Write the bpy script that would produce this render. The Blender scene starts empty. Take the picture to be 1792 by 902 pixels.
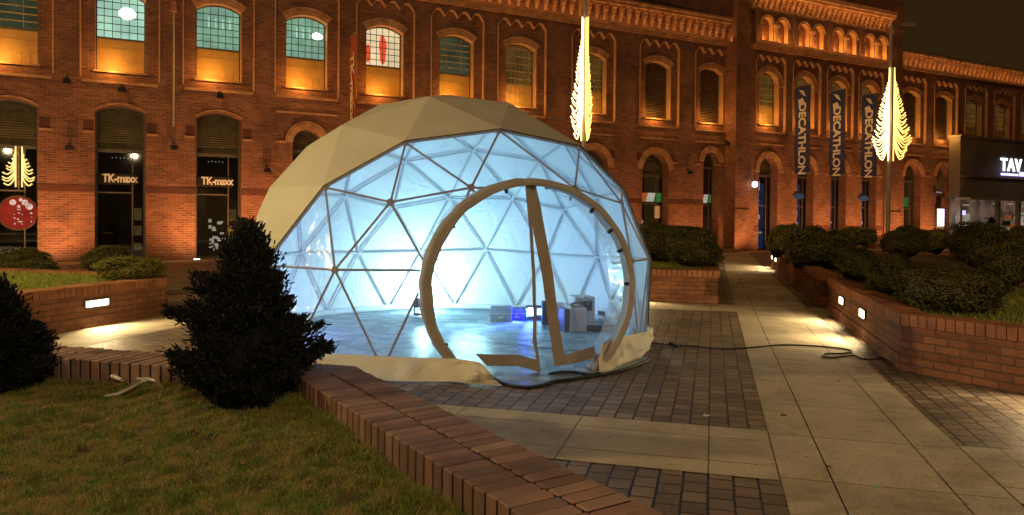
import bpy, math, random
import numpy as np
from mathutils import Vector, Matrix
from mathutils.geometry import tessellate_polygon
random.seed(7); rng = np.random.default_rng(7)
R = math.radians
scene = bpy.context.scene
COL = scene.collection

# ------------------------------------------------------------------ camera
H = 1.65
pitch, roll = .0132, .0086
cp, sp_, cr, sr = math.cos(pitch), math.sin(pitch), math.cos(roll), math.sin(roll)
fw = Vector((0, cp, -sp_)); up0 = Vector((0, sp_, cp)); rt0 = Vector((1, 0, 0))
rt = rt0*cr + up0*sr; up = -rt0*sr + up0*cr
cam = bpy.data.cameras.new('camera'); cam_o = bpy.data.objects.new('camera', cam); COL.objects.link(cam_o)
cam_o.matrix_world = Matrix(((rt.x, up.x, -fw.x, 0), (rt.y, up.y, -fw.y, 0), (rt.z, up.z, -fw.z, H), (0, 0, 0, 1)))
cam.sensor_width = 36; cam.lens = 36*1290/1792; cam.shift_y = (399-451)/1792; cam.clip_end = 600; cam.clip_start = .05
scene.camera = cam_o

# ------------------------------------------------------------------ world, exposure
w = bpy.data.worlds.new('World'); scene.world = w; w.use_nodes = True
nt = w.node_tree; nt.nodes.clear()
out = nt.nodes.new('ShaderNodeOutputWorld'); bg = nt.nodes.new('ShaderNodeBackground'); bg2 = nt.nodes.new('ShaderNodeBackground')
sky = nt.nodes.new('ShaderNodeTexSky'); sky.sky_type = 'NISHITA'; sky.sun_disc = False
sky.sun_elevation = R(-4); sky.sun_rotation = R(200); 
nt.links.new(sky.outputs[0], bg.inputs[0]); bg.inputs[1].default_value = .05
bg2.inputs[0].default_value = (1, .52, .14, 1); bg2.inputs[1].default_value = .020   # city glow on the low cloud
add = nt.nodes.new('ShaderNodeAddShader'); nt.links.new(bg.outputs[0], add.inputs[0]); nt.links.new(bg2.outputs[0], add.inputs[1]); nt.links.new(add.outputs[0], out.inputs[0])
sun = bpy.data.lights.new('city_light', 'SUN'); sun.energy = .24; sun.angle = R(25); sun.color = (1, .50, .20)  # added lamp standing for general city light, no single source
so = bpy.data.objects.new('city_light', sun); COL.objects.link(so)
so.rotation_euler = Vector((.30, .80, -.55)).to_track_quat('-Z', 'Y').to_euler()
vs = scene.view_settings; vs.view_transform = 'Standard'; vs.look = 'None'; vs.exposure = .32; vs.gamma = 1; vs.use_curve_mapping = False
scene.render.engine = 'CYCLES'
c = scene.cycles; c.use_denoising = True; c.max_bounces = 8; c.diffuse_bounces = 4; c.glossy_bounces = 3; c.transmission_bounces = 4
c.transparent_max_bounces = 24; c.sample_clamp_indirect = 3; c.sample_clamp_direct = 0; c.caustics_reflective = False; c.caustics_refractive = False
c.use_light_tree = True

def lamp(name, kind, loc, energy, color, radius=.05, aim=None, size=None, spot=None, blend=.5, sizey=None):
    l = bpy.data.lights.new(name, kind); l.energy = energy; l.color = color
    if kind in ('POINT', 'SPOT'): l.shadow_soft_size = radius
    if kind == 'SPOT': l.spot_size = R(spot); l.spot_blend = blend
    if kind == 'AREA':
        l.shape = 'RECTANGLE'; l.size = size; l.size_y = sizey or size
    o = bpy.data.objects.new(name, l); COL.objects.link(o); o.location = loc
    if aim is not None: o.rotation_euler = Vector(aim).to_track_quat('-Z', 'Y').to_euler()
    return o
WARM = (1, .62, .28)
lamp('assumed_plaza_light', 'POINT', (-10.5, 6.8, 5.2), 1450, (1, .72, .32), .09)       # assumed plaza lamp left of the frame, a bare point light
lamp('assumed_plaza_light', 'POINT', (3.5, -6.5, 6.5), 1500, (1, .73, .42), .12)       # assumed plaza lamp behind the camera, added as a bare point light

# ------------------------------------------------------------------ frames
E1 = Vector((math.sin(R(15.2)), math.cos(R(15.2)), 0)); P1 = Vector((math.cos(R(15.2)), -math.sin(R(15.2)), 0))
def pq(p, q, z=0): return P1*p + E1*q + Vector((0, 0, z))
def ray(px, py): return fw + rt*((px-896)/1290) - up*((py-399)/1290)
def gnd(px, py, z=0):
    d = ray(px, py); t = (z-H)/d.z; return Vector((d.x*t, d.y*t, z))
def dep(px, py, Y):
    d = ray(px, py); t = Y/d.y; return Vector((d.x*t, Y, H+d.z*t))
FP = Vector((-12.534, 27.224, 0)); FA = math.atan2(.458, .889)
FM = Matrix.Translation(FP) @ Matrix.Rotation(FA, 4, 'Z')     # facade frame: x along, y inward, z up
def fac(px, py, off=0):
    d = ray(px, py); inv = FM.inverted(); o = inv @ Vector((0, 0, H)); dd = inv.to_3x3() @ d
    t = (-off-o.y)/dd.y; v = o+dd*t; return v.x, v.z
PQM = Matrix(((P1.x, E1.x, 0, 0), (P1.y, E1.y, 0, 0), (0, 0, 1, 0), (0, 0, 0, 1)))

# ------------------------------------------------------------------ materials
MATS = {}
def newmat(name):
    m = bpy.data.materials.new(name); m.use_nodes = True; m.node_tree.nodes.clear(); MATS[name] = m
    return m, m.node_tree
def N(t, typ, **kw):
    n = t.nodes.new('ShaderNode'+typ)
    for k, v in kw.items():
        if k.startswith('i_'):
            key = k[2:].replace('_', ' '); 
            if key.isdigit(): key = int(key)
            n.inputs[key].default_value = v
        else: setattr(n, k, v)
    return n
def L(t, a, b): t.links.new(a, b)
def princ(t, col=None, rough=.7, **kw):
    o = N(t, 'OutputMaterial'); b = N(t, 'BsdfPrincipled'); b.inputs['Roughness'].default_value = rough
    if col: b.inputs['Base Color'].default_value = (*col, 1)
    for k, v in kw.items(): b.inputs[k.replace('_', ' ')].default_value = v
    L(t, b.outputs[0], o.inputs[0]); return b
def ramp(t, fac_, stops):
    r = N(t, 'ValToRGB'); e = r.color_ramp.elements
    while len(e) < len(stops): e.new(.5)
    for x, (p, c_) in zip(e, stops): x.position = p; x.color = (*c_, 1)
    L(t, fac_, r.inputs[0]); return r
def plain(name, col, rough=.7, var=.25, scale=6, metal=0, bump=0, **kw):
    m, t = newmat(name); b = princ(t, col, rough, Metallic=metal, **kw)
    tc = N(t, 'TexCoord'); n = N(t, 'TexNoise', i_Scale=scale, i_Detail=5); L(t, tc.outputs['Object'], n.inputs['Vector'])
    lo = tuple(x*(1-var) for x in col); hi = tuple(min(1, x*(1+var)) for x in col)
    r = ramp(t, n.outputs[0], [(.3, lo), (.7, hi)]); L(t, r.outputs[0], b.inputs['Base Color'])
    if bump:
        bp = N(t, 'Bump', i_Strength=bump, i_Distance=.01); n2 = N(t, 'TexNoise', i_Scale=scale*6, i_Detail=4)
        L(t, tc.outputs['Object'], n2.inputs['Vector']); L(t, n2.outputs[0], bp.inputs['Height']); L(t, bp.outputs[0], b.inputs['Normal'])
    return m
def brickmat(name, c1, c2, mort, bw=.25, bh=.075, msz=.008, offset=.5, bump=.6, dist=.006, stain=.5, rough=.85, sq=1, vscale=1.2, dirt=(.35, .3, .25), spots=False):
    m, t = newmat(name); b = princ(t, None, rough)
    uv = N(t, 'UVMap'); 
    nz = N(t, 'TexNoise', i_Scale=9, i_Detail=2); L(t, uv.outputs[0], nz.inputs['Vector'])
    dm = N(t, 'VectorMath', operation='MULTIPLY_ADD'); dm.inputs[1].default_value = (.012, .012, 0); L(t, nz.outputs['Color'], dm.inputs[0]); L(t, uv.outputs[0], dm.inputs[2])
    br = N(t, 'TexBrick', offset=offset, squash=sq, i_Scale=1); br.inputs['Brick Width'].default_value = bw; br.inputs['Row Height'].default_value = bh
    br.inputs['Mortar Size'].default_value = msz; br.inputs['Mortar Smooth'].default_value = .3; br.inputs['Bias'].default_value = 0
    br.inputs['Color1'].default_value = (*c1, 1); br.inputs['Color2'].default_value = (*c2, 1); br.inputs['Mortar'].default_value = (*mort, 1)
    L(t, dm.outputs[0], br.inputs['Vector'])
    n = N(t, 'TexNoise', i_Scale=vscale, i_Detail=8, i_Roughness=.65); L(t, uv.outputs[0], n.inputs['Vector'])
    r = ramp(t, n.outputs[0], [(.3, (1-stain,)*3), (.55, (1, 1, 1)), (.75, (1.0, 1.0, 1.0))])
    mx = N(t, 'Mix', data_type='RGBA', blend_type='MULTIPLY'); mx.inputs[0].default_value = 1
    L(t, br.outputs[0], mx.inputs[6]); L(t, r.outputs[0], mx.inputs[7])
    n3 = N(t, 'TexNoise', i_Scale=60, i_Detail=3); L(t, uv.outputs[0], n3.inputs['Vector'])
    r3 = ramp(t, n3.outputs[0], [(.3, (.7,)*3), (.7, (1.15,)*3)])
    mx2 = N(t, 'Mix', data_type='RGBA', blend_type='MULTIPLY'); mx2.inputs[0].default_value = .8
    L(t, mx.outputs[2], mx2.inputs[6]); L(t, r3.outputs[0], mx2.inputs[7]); L(t, mx2.outputs[2], b.inputs['Base Color'])
    if spots:
        vo = N(t, 'TexVoronoi', i_Scale=4.5); L(t, uv.outputs[0], vo.inputs['Vector']); rs = ramp(t, vo.outputs['Distance'], [(.045, (.55, .53, .5)), (.085, (1, 1, 1))])
        n5 = N(t, 'TexNoise', i_Scale=.55, i_Detail=6, i_Roughness=.75, i_Distortion=1.2); L(t, uv.outputs[0], n5.inputs['Vector']); r5 = ramp(t, n5.outputs[0], [(.38, (.66, .62, .56)), (.52, (1, 1, 1)), (.66, (1.08, 1.06, 1.02))])
        m3 = N(t, 'Mix', data_type='RGBA', blend_type='MULTIPLY'); m3.inputs[0].default_value = 1; m4 = N(t, 'Mix', data_type='RGBA', blend_type='MULTIPLY'); m4.inputs[0].default_value = 1
        L(t, mx2.outputs[2], m3.inputs[6]); L(t, rs.outputs[0], m3.inputs[7]); L(t, m3.outputs[2], m4.inputs[6]); L(t, r5.outputs[0], m4.inputs[7]); L(t, m4.outputs[2], b.inputs['Base Color'])
    inv = N(t, 'MapRange', i_1=0., i_2=1.); inv.inputs[3].default_value = 1; inv.inputs[4].default_value = 0; L(t, br.outputs['Fac'], inv.inputs[0])
    ad = N(t, 'Math', operation='MULTIPLY_ADD'); ad.inputs[1].default_value = .35; L(t, n3.outputs[0], ad.inputs[0]); L(t, inv.outputs[0], ad.inputs[2])
    bp = N(t, 'Bump', i_Strength=bump, i_Distance=dist); L(t, ad.outputs[0], bp.inputs['Height']); L(t, bp.outputs[0], b.inputs['Normal'])
    return m
def emis(name, col, s, var=0, scale=3):
    m, t = newmat(name); o = N(t, 'OutputMaterial'); e = N(t, 'Emission'); e.inputs[0].default_value = (*col, 1); e.inputs[1].default_value = s
    if var:
        tc = N(t, 'TexCoord'); n = N(t, 'TexNoise', i_Scale=scale, i_Detail=3); L(t, tc.outputs['Object'], n.inputs['Vector'])
        r = ramp(t, n.outputs[0], [(.35, tuple(x*(1-var) for x in col)), (.65, col)]); L(t, r.outputs[0], e.inputs[0])
    L(t, e.outputs[0], o.inputs[0]); return m

BR = brickmat('mill_brick', (.36, .125, .06), (.19, .062, .032), (.33, .23, .155), bw=.27, bh=.085, msz=.010, stain=.55, vscale=.7, dist=.01)
BRD = brickmat('dark_brick_panel', (.16, .045, .025), (.11, .035, .02), (.12, .07, .05), bw=.27, bh=.085, stain=.4, vscale=.7)
EDGE = plain('lit_brick_edge', (.60, .33, .17), .85, .2, 3)  # paler brick, lamplight on the edges put into the colour
JAMB = plain('plastered_reveal', (.62, .36, .17), .8, .15, 3)
PBR = brickmat('planter_brick', (.40, .17, .08), (.25, .09, .045), (.16, .10, .06), bw=.26, bh=.085, msz=.010, stain=.5, vscale=2.2, dist=.012)
SETT = brickmat('sett_paving', (.34, .255, .185), (.17, .125, .09), (.02, .016, .012), bw=.17, bh=.152, msz=.0095, offset=.43, bump=.9, dist=.02, stain=.4, rough=.6, vscale=1.0, spots=True)
SLAB = brickmat('pale_slabs', (.58, .50, .36), (.49, .425, .305), (.13, .11, .08), bw=1.0, bh=3.0, msz=.006, offset=0, bump=.3, dist=.004, stain=.35, rough=.75, vscale=1.6, spots=True)
STONE = plain('cornice_brick', (.50, .26, .13), .85, .35, 3, bump=.4)
COPE = plain('coping_brick', (.285, .165, .12), .72, .35, 2.6, bump=.5); COPEB = plain('coping_brick_dark', (.20, .12, .09), .72, .3, 2.6, bump=.5); COPEC = plain('coping_brick_pale', (.32, .20, .15), .7, .3, 2.6, bump=.5)
COPE2 = plain('planter_coping_brick', (.36, .15, .07), .8, .35, 4, bump=.5)
MORT = plain('dark_mortar', (.014, .010, .008), .95, .3, 20)
ROOF = plain('roof_tiles', (.06, .04, .03), .8, .3, 2)
LOUV = plain('dark_louvre', (.17, .14, .075), .6, .3, 4)
LOUVB = plain('painted_louvre', (.34, .20, .10), .6, .3, 4)
FRAME = plain('window_frame', (.10, .085, .06), .5, .2, 8)
MUNT = plain('light_muntin', (.42, .36, .22), .55, .2, 8)
MUNTD = plain('dark_muntin', (.05, .06, .05), .55, .2, 8)
PANEL = plain('ochre_panel', (.50, .30, .08), .5, .2, 1.5)
STEEL = plain('grey_steel', (.30, .28, .24), .45, .2, 5, metal=.3)
POLE = plain('lamp_pole', (.42, .38, .30), .5, .2, 5)
BLACK = plain('black_rubber', (.012, .012, .012), .5, .3, 20)
FAB = plain('white_tent_fabric', (.68, .66, .54), .65, .08, 1.6, bump=.25)
SLEEVE = plain('strut_sleeve', (.62, .67, .71), .6, .1, 5)
TUBE = plain('strut_tube', (.33, .30, .28), .5, .2, 6)
TAPE2 = plain('ring_fabric', (.37, .345, .30), .65, .12, 5, bump=.6)
TAPE = plain('tan_tape', (.32, .27, .215), .65, .15, 6, bump=.5)
BOXW = plain('equipment_grey', (.55, .57, .60), .5, .15, 6)
BOXM = plain('case_mid_grey', (.11, .13, .16), .5, .2, 6)
BOXD = plain('equipment_dark', (.05, .055, .08), .5, .2, 6)
DARKIN = plain('dark_interior', (.022, .017, .012), .9, .4, 2)
BLUEP = plain('blue_shop_panel', (.03, .10, .42), .5, .3, 2)
NAVY = plain('navy_banner_cloth', (.045, .055, .17), .7, .2, 3)
REDB = plain('red_banner_cloth', (.40, .10, .04), .7, .2, 3)
WHT = plain('white_lettering', (.80, .78, .74), .6, .05, 3)
LETG = plain('pale_gold_lettering', (.72, .70, .60), .5, .1, 3)
POSTER = plain('cream_poster', (.62, .55, .38), .6, .2, 5)
WOOD = plain('bark', (.07, .05, .035), .9, .3, 8)
LITTER = plain('white_plastic', (.75, .72, .62), .5, .1, 8)
PAV = plain('dark_cladding', (.16, .13, .105), .55, .3, .6)
SOIL = plain('soil', (.05, .035, .02), .95, .4, 8)

m, t = newmat('lawn_ground'); b = princ(t, None, .95)
tc = N(t, 'TexCoord'); n = N(t, 'TexNoise', i_Scale=2.2, i_Detail=7, i_Roughness=.7); L(t, tc.outputs['Object'], n.inputs['Vector'])
r_ = ramp(t, n.outputs[0], [(.36, (.03, .022, .012)), (.45, (.09, .08, .022)), (.56, (.12, .085, .03)), (.68, (.06, .075, .018))]); L(t, r_.outputs[0], b.inputs['Base Color'])
LAWN = m
def leafmat(name, cols, rough=.6, scale=2.0, trans=.15):
    m, t = newmat(name); o = N(t, 'OutputMaterial'); b = N(t, 'BsdfPrincipled'); b.inputs['Roughness'].default_value = rough
    tc = N(t, 'TexCoord'); n = N(t, 'TexNoise', i_Scale=scale, i_Detail=5, i_Roughness=.7); L(t, tc.outputs['Object'], n.inputs['Vector'])
    st = [(.3+.4*i/(len(cols)-1), c_) for i, c_ in enumerate(cols)]
    r = ramp(t, n.outputs[0], st)
    nf = N(t, 'TexNoise', i_Scale=scale*14, i_Detail=3); L(t, tc.outputs['Object'], nf.inputs['Vector']); rf_ = ramp(t, nf.outputs[0], [(.32, (.5, .5, .5)), (.68, (1.55, 1.5, 1.4))])
    mxx = N(t, 'Mix', data_type='RGBA', blend_type='MULTIPLY'); mxx.inputs[0].default_value = 1; L(t, r.outputs[0], mxx.inputs[6]); L(t, rf_.outputs[0], mxx.inputs[7]); L(t, mxx.outputs[2], b.inputs['Base Color'])
    tr = N(t, 'BsdfTranslucent'); L(t, r.outputs[0], tr.inputs[0]); mx = N(t, 'MixShader'); mx.inputs[0].default_value = trans
    L(t, b.outputs[0], mx.inputs[1]); L(t, tr.outputs[0], mx.inputs[2]); L(t, mx.outputs[0], o.inputs[0]); return m
GRASS = leafmat('grass_blades', [(.10, .10, .03), (.22, .30, .06), (.42, .30, .12), (.22, .30, .06), (.10, .16, .03), (.42, .34, .12)], .7, 5)
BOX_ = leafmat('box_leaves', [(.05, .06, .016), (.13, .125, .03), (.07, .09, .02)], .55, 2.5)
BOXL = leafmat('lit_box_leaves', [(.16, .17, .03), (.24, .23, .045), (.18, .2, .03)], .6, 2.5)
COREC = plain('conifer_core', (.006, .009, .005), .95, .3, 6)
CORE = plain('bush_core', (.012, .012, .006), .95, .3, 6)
CONI = leafmat('conifer_needles', [(.005, .008, .005), (.009, .013, .007), (.006, .010, .007)], .75, 3)

def clearfilm(name, milky, tint, gloss=.10, rough=.08, bump=.35):
    m, t = newmat(name); o = N(t, 'OutputMaterial'); tr = N(t, 'BsdfTransparent'); tr.inputs[0].default_value = (*tint, 1)
    gl = N(t, 'BsdfGlossy'); gl.inputs['Roughness'].default_value = rough; df = N(t, 'BsdfDiffuse'); df.inputs[0].default_value = (.8, .82, .85, 1)
    tl = N(t, 'BsdfTranslucent'); tl.inputs[0].default_value = (.85, .88, .9, 1)
    tc = N(t, 'TexCoord'); n = N(t, 'TexNoise', i_Scale=4, i_Detail=4, i_Distortion=1.5); L(t, tc.outputs['Object'], n.inputs['Vector'])
    bp = N(t, 'Bump', i_Strength=bump, i_Distance=.03); L(t, n.outputs[0], bp.inputs['Height'])
    L(t, bp.outputs[0], gl.inputs['Normal'])
    h = N(t, 'MixShader'); h.inputs[0].default_value = .5; L(t, df.outputs[0], h.inputs[1]); L(t, tl.outputs[0], h.inputs[2])
    a = N(t, 'MixShader'); a.inputs[0].default_value = milky; L(t, tr.outputs[0], a.inputs[1]); L(t, h.outputs[0], a.inputs[2])
    fr = N(t, 'Fresnel', i_IOR=1.35); L(t, bp.outputs[0], fr.inputs['Normal']); mu = N(t, 'Math', operation='MULTIPLY'); mu.inputs[1].default_value = gloss/.02*.5; mu.use_clamp = True; L(t, fr.outputs[0], mu.inputs[0])
    b_ = N(t, 'MixShader'); L(t, mu.outputs[0], b_.inputs[0]); L(t, a.outputs[0], b_.inputs[1]); L(t, gl.outputs[0], b_.inputs[2]); L(t, b_.outputs[0], o.inputs[0]); return m
FILM = clearfilm('clear_film', .20, (.97, .98, 1), .016)
FILM2 = clearfilm('clear_curtain_film', .07, (.97, .98, 1), .016)
m, t = newmat('shop_glass'); o = N(t, 'OutputMaterial'); tr = N(t, 'BsdfTransparent'); tr.inputs[0].default_value = (.75, .78, .75, 1)
gl = N(t, 'BsdfGlossy'); gl.inputs['Roughness'].default_value = .02; gl.inputs[0].default_value = (.9, .9, .9, 1); fr = N(t, 'Fresnel', i_IOR=1.6)
mu = N(t, 'Math', operation='MULTIPLY'); mu.inputs[1].default_value = 2.2; mu.use_clamp = True; L(t, fr.outputs[0], mu.inputs[0])
mx = N(t, 'MixShader'); L(t, mu.outputs[0], mx.inputs[0]); L(t, tr.outputs[0], mx.inputs[1]); L(t, gl.outputs[0], mx.inputs[2]); L(t, mx.outputs[0], o.inputs[0])
GLASS = m
# membrane inner lining, slightly translucent
m, t = newmat('tent_lining'); o = N(t, 'OutputMaterial'); df = N(t, 'BsdfPrincipled'); df.inputs['Base Color'].default_value = (.80, .84, .86, 1); df.inputs['Roughness'].default_value = .5
tc = N(t, 'TexCoord'); n = N(t, 'TexNoise', i_Scale=2.5, i_Detail=5, i_Distortion=2.5); L(t, tc.outputs['Object'], n.inputs['Vector'])
bp = N(t, 'Bump', i_Strength=.45, i_Distance=.06); L(t, n.outputs[0], bp.inputs['Height']); L(t, bp.outputs[0], df.inputs['Normal']); L(t, df.outputs[0], o.inputs[0])
LINING = m
# vinyl floor with hexagon print
m, t = newmat('vinyl_floor'); b = princ(t, None, .38)
tc = N(t, 'TexCoord'); vo = N(t, 'TexVoronoi', i_Scale=6.5, i_Randomness=.12); L(t, tc.outputs['Object'], vo.inputs['Vector'])
vr = ramp(t, vo.outputs['Color'], [(.25, (.13, .20, .25)), (.5, (.20, .28, .33)), (.75, (.34, .42, .46))]); L(t, vr.outputs[0], b.inputs['Base Color'])
n = N(t, 'TexNoise', i_Scale=3, i_Detail=3); L(t, tc.outputs['Object'], n.inputs['Vector']); bp = N(t, 'Bump', i_Strength=.5, i_Distance=.05); L(t, n.outputs[0], bp.inputs['Height']); L(t, bp.outputs[0], b.inputs['Normal'])
VINYL = m
E_WALL = emis('lamp_glass_warm', (1, .82, .52), 9)
E_UP = emis('uplight_lens', (1, .78, .5), 14)
E_ROPE = emis('rope_light', (1, .60, .13), 2.4)
E_ROPEW = emis('rope_light_white', (1, .72, .30), 3.2)
E_ROPED = emis('reflected_rope_glow', (1, .66, .20), 1.4)  # glow for the built reflection of a tree light
E_TEAL = emis('lit_room_teal', (.22, .40, .28), .85, .45, 1.3)
E_TEALB = emis('lit_room_bright_teal', (.30, .50, .38), 1.25, .35, 1.3)
E_CREAM = emis('lit_room_cream', (.80, .60, .34), .95, .25, 1.3)
E_DIMB = emis('dark_pane_glow', (.13, .065, .014), .6, .5, 1.5)  # faint warm glow painted into the dark panes
E_DIM = emis('dim_room', (.07, .075, .04), .6, .5, 1.5)
E_LAMP = emis('room_lamp', (.9, 1, .9), 6)
E_BLUE = emis('blue_led', (.08, .22, 1), 14)
E_CYAN = emis('cyan_led', (.35, .75, 1), 10)
E_FLOOD = emis('floodlight_lens', (.75, .93, 1), 25)
E_SIGN = emis('white_sign_light', (.85, .88, 1), 2.2)
E_SIGNV = emis('violet_sign_light', (.45, .40, 1), 2.5)
E_SHOP = emis('shop_interior_glow', (.42, .25, .19), .42, .8, 1.1)
E_SHOPW = emis('shop_display_glow', (.9, .75, .6), .55, .5, 2)
E_RED = emis('red_disc_glow', (.30, .025, .012), .8, .3, 2)
E_REDP = emis('red_poster_glow', (.75, .07, .02), .9)
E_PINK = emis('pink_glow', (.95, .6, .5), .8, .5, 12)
E_BLUES = emis('blue_shop_glow', (.02, .07, .22), .35, .5, 2)
E_GRN = emis('green_shop_glow', (.05, .25, .06), .5, .3, 2)
E_ORN = emis('orange_shop_glow', (.7, .16, .04), .5, .3, 2)
E_WHT = emis('white_shop_glow', (.6, .55, .42), .6, .3, 2)

# ------------------------------------------------------------------ mesh builder
MW = {}
class MB:
    def __init__(s): s.v = []; s.f = []; s.m = []
    def face(s, pts, m=0):
        b = len(s.v); s.v += [tuple(p) for p in pts]; s.f.append(tuple(range(b, b+len(pts)))); s.m.append(m)
    def box(s, x0, x1, y0, y1, z0, z1, m=0, M=None, taper=0):
        c_ = [(x0, y0, z0), (x1, y0, z0), (x1, y1, z0), (x0, y1, z0), (x0+taper, y0+taper, z1), (x1-taper, y0+taper, z1), (x1-taper, y1-taper, z1), (x0+taper, y1-taper, z1)]
        if M: c_ = [tuple(M @ Vector(p)) for p in c_]
        b = len(s.v); s.v += c_
        for f in ((0, 3, 2, 1), (4, 5, 6, 7), (0, 1, 5, 4), (1, 2, 6, 5), (2, 3, 7, 6), (3, 0, 4, 7)): s.f.append(tuple(b+i for i in f)); s.m.append(m)
    def bbox(s, x0, x1, y0, y1, z0, z1, bev=.006, M=None, m=0):   # box with bevelled upright and top edges
        pr = [(x0+bev, y0), (x1-bev, y0), (x1, y0+bev), (x1, y1-bev), (x1-bev, y1), (x0+bev, y1), (x0, y1-bev), (x0, y0+bev)]
        cx, cy = (x0+x1)/2, (y0+y1)/2
        def sh(p): return (p[0]-bev*(1 if p[0] > cx else -1), p[1]-bev*(1 if p[1] > cy else -1))
        rings = [[(p[0], p[1], z0) for p in pr], [(p[0], p[1], z1-bev) for p in pr], [(*sh(p), z1) for p in pr]]
        if M: rings = [[tuple(M @ Vector(p)) for p in r_] for r_ in rings]
        b = len(s.v)
        for r_ in rings: s.v += r_
        for k in range(2):
            for i in range(8):
                j = (i+1) % 8; s.f.append((b+8*k+i, b+8*k+j, b+8*k+8+j, b+8*k+8+i)); s.m.append(m)
        s.f.append(tuple(b+16+i for i in range(8))); s.m.append(m)
    def poly(s, outer, holes=(), y=0, m=0):        # polygon in the x-z plane facing -y
        loops = [[Vector((p[0], p[1], 0)) for p in outer]]+[[Vector((p[0], p[1], 0)) for p in h] for h in holes]
        tris = tessellate_polygon(loops); flat = [p for l in loops for p in l]
        b = len(s.v); s.v += [(p.x, y, p.y) for p in flat]
        for a, b_, c_ in tris:
            A, B, C = flat[a], flat[b_], flat[c_]
            if (B-A).cross(C-A).z < 0: b_, c_ = c_, b_
            s.f.append((b+a, b+b_, b+c_)); s.m.append(m)
    def rim(s, loop, y0, y1, m=0, closed=True):
        n_ = len(loop)
        for i in range(n_ if closed else n_-1):
            a, b_ = loop[i], loop[(i+1) % n_]
            s.face([(a[0], y0, a[1]), (b_[0], y0, b_[1]), (b_[0], y1, b_[1]), (a[0], y1, a[1])], m)
    def prism(s, loop, y0, y1, m=0):
        s.poly(loop, y=y0, m=m); s.poly(loop, y=y1, m=m); s.rim(loop, y0, y1, m)
    def extr(s, pts, z0, z1, m=0):                 # ground-plan polygon raised from z0 to z1
        n_ = len(pts); loops = [[Vector((p[0], p[1], 0)) for p in pts]]; tr = tessellate_polygon(loops)
        for z in (z0, z1):
            b = len(s.v); s.v += [(p[0], p[1], z) for p in pts]
            for a_ in tr: s.f.append(tuple(b+i for i in a_)); s.m.append(m)
        for i in range(n_):
            a, b_ = pts[i], pts[(i+1) % n_]; s.face([(a[0], a[1], z0), (b_[0], b_[1], z0), (b_[0], b_[1], z1), (a[0], a[1], z1)], m)
    def tube(s, pts, r, n_=8, m=0, cap=True):
        pts = [Vector(p) for p in pts]; rs = r if isinstance(r, (list, tuple)) else [r]*len(pts); b = len(s.v); pu = None
        for i, p in enumerate(pts):
            d = (pts[min(i+1, len(pts)-1)]-pts[max(i-1, 0)]).normalized()
            if pu is None: a = Vector((0, 0, 1)) if abs(d.z) < .9 else Vector((1, 0, 0)); u = d.cross(a).normalized()
            else: u = (pu-d*pu.dot(d)).normalized()
            pu = u; v = d.cross(u)
            for k in range(n_): an = 2*math.pi*k/n_; s.v.append(tuple(p+(u*math.cos(an)+v*math.sin(an))*rs[i]))
        for i in range(len(pts)-1):
            for k in range(n_): k2 = (k+1) % n_; s.f.append((b+i*n_+k, b+i*n_+k2, b+(i+1)*n_+k2, b+(i+1)*n_+k)); s.m.append(m)
        if cap:
            s.f.append(tuple(b+k for k in range(n_))); s.m.append(m); e = b+(len(pts)-1)*n_; s.f.append(tuple(e+k for k in reversed(range(n_)))); s.m.append(m)
    def build(s, name, mats, parent=None, world=True, smooth=False, uvM=None):
        mats = mats if isinstance(mats, (list, tuple)) else [mats]
        me = bpy.data.meshes.new(name); V = np.array(s.v, float).reshape(-1, 3)
        if world and parent is not None:
            I = np.array(MW[parent.name].inverted()); V = V@I[:3, :3].T+I[:3, 3]
        me.from_pydata(V.tolist(), [], s.f)
        for m_ in mats: me.materials.append(m_)
        me.polygons.foreach_set('material_index', s.m)
        if smooth: me.polygons.foreach_set('use_smooth', [True]*len(s.f))
        # box-projected UV in metres
        uvl = me.uv_layers.new(name='UVMap'); nf = len(me.polygons)
        no = np.empty(nf*3); me.polygons.foreach_get('normal', no); no = no.reshape(-1, 3)
        lt = np.empty(nf, int); me.polygons.foreach_get('loop_total', lt); vi = np.empty(len(me.loops), int); me.loops.foreach_get('vertex_index', vi)
        P = V[vi]; nn = np.repeat(no, lt, axis=0)
        if uvM is not None: A = np.array(uvM.inverted().to_3x3()); P = P@A.T; nn = nn@A.T
        flat = np.abs(nn[:, 2]) > .8
        hl = np.maximum(np.hypot(nn[:, 0], nn[:, 1]), 1e-6); tx, ty = -nn[:, 1]/hl, nn[:, 0]/hl
        u = np.where(flat, P[:, 1], P[:, 0]*tx+P[:, 1]*ty); v_ = np.where(flat, P[:, 0], P[:, 2])
        uvl.data.foreach_set('uv', np.stack([u, v_], 1).ravel())
        me.update(); o = bpy.data.objects.new(name, me); COL.objects.link(o)
        if parent is not None: o.parent = parent
        MW[o.name] = MW[parent.name] if parent is not None else Matrix()
        return o
def tag(o, label=None, cat=None, group=None, kind=None):
    if label: o['label'] = label
    if cat: o['category'] = cat
    if group: o['group'] = group
    if kind: o['kind'] = kind
    return o
def thing(name, label, cat, M=None, group=None):
    o = bpy.data.objects.new(name, None); COL.objects.link(o); M = M or Matrix(); o.matrix_world = M; MW[o.name] = M.copy(); o.empty_display_size = .2
    return tag(o, label, cat, group)
def copytree(o, M, label=None):
    c_ = o.copy(); COL.objects.link(c_); c_.matrix_world = M; MW[c_.name] = M
    if label: c_['label'] = label
    def rec(src, dst):
        for ch in [x for x in bpy.data.objects if x.parent == src]:
            d = ch.copy(); COL.objects.link(d); d.parent = dst; rec(ch, d)
    rec(o, c_); return c_
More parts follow.
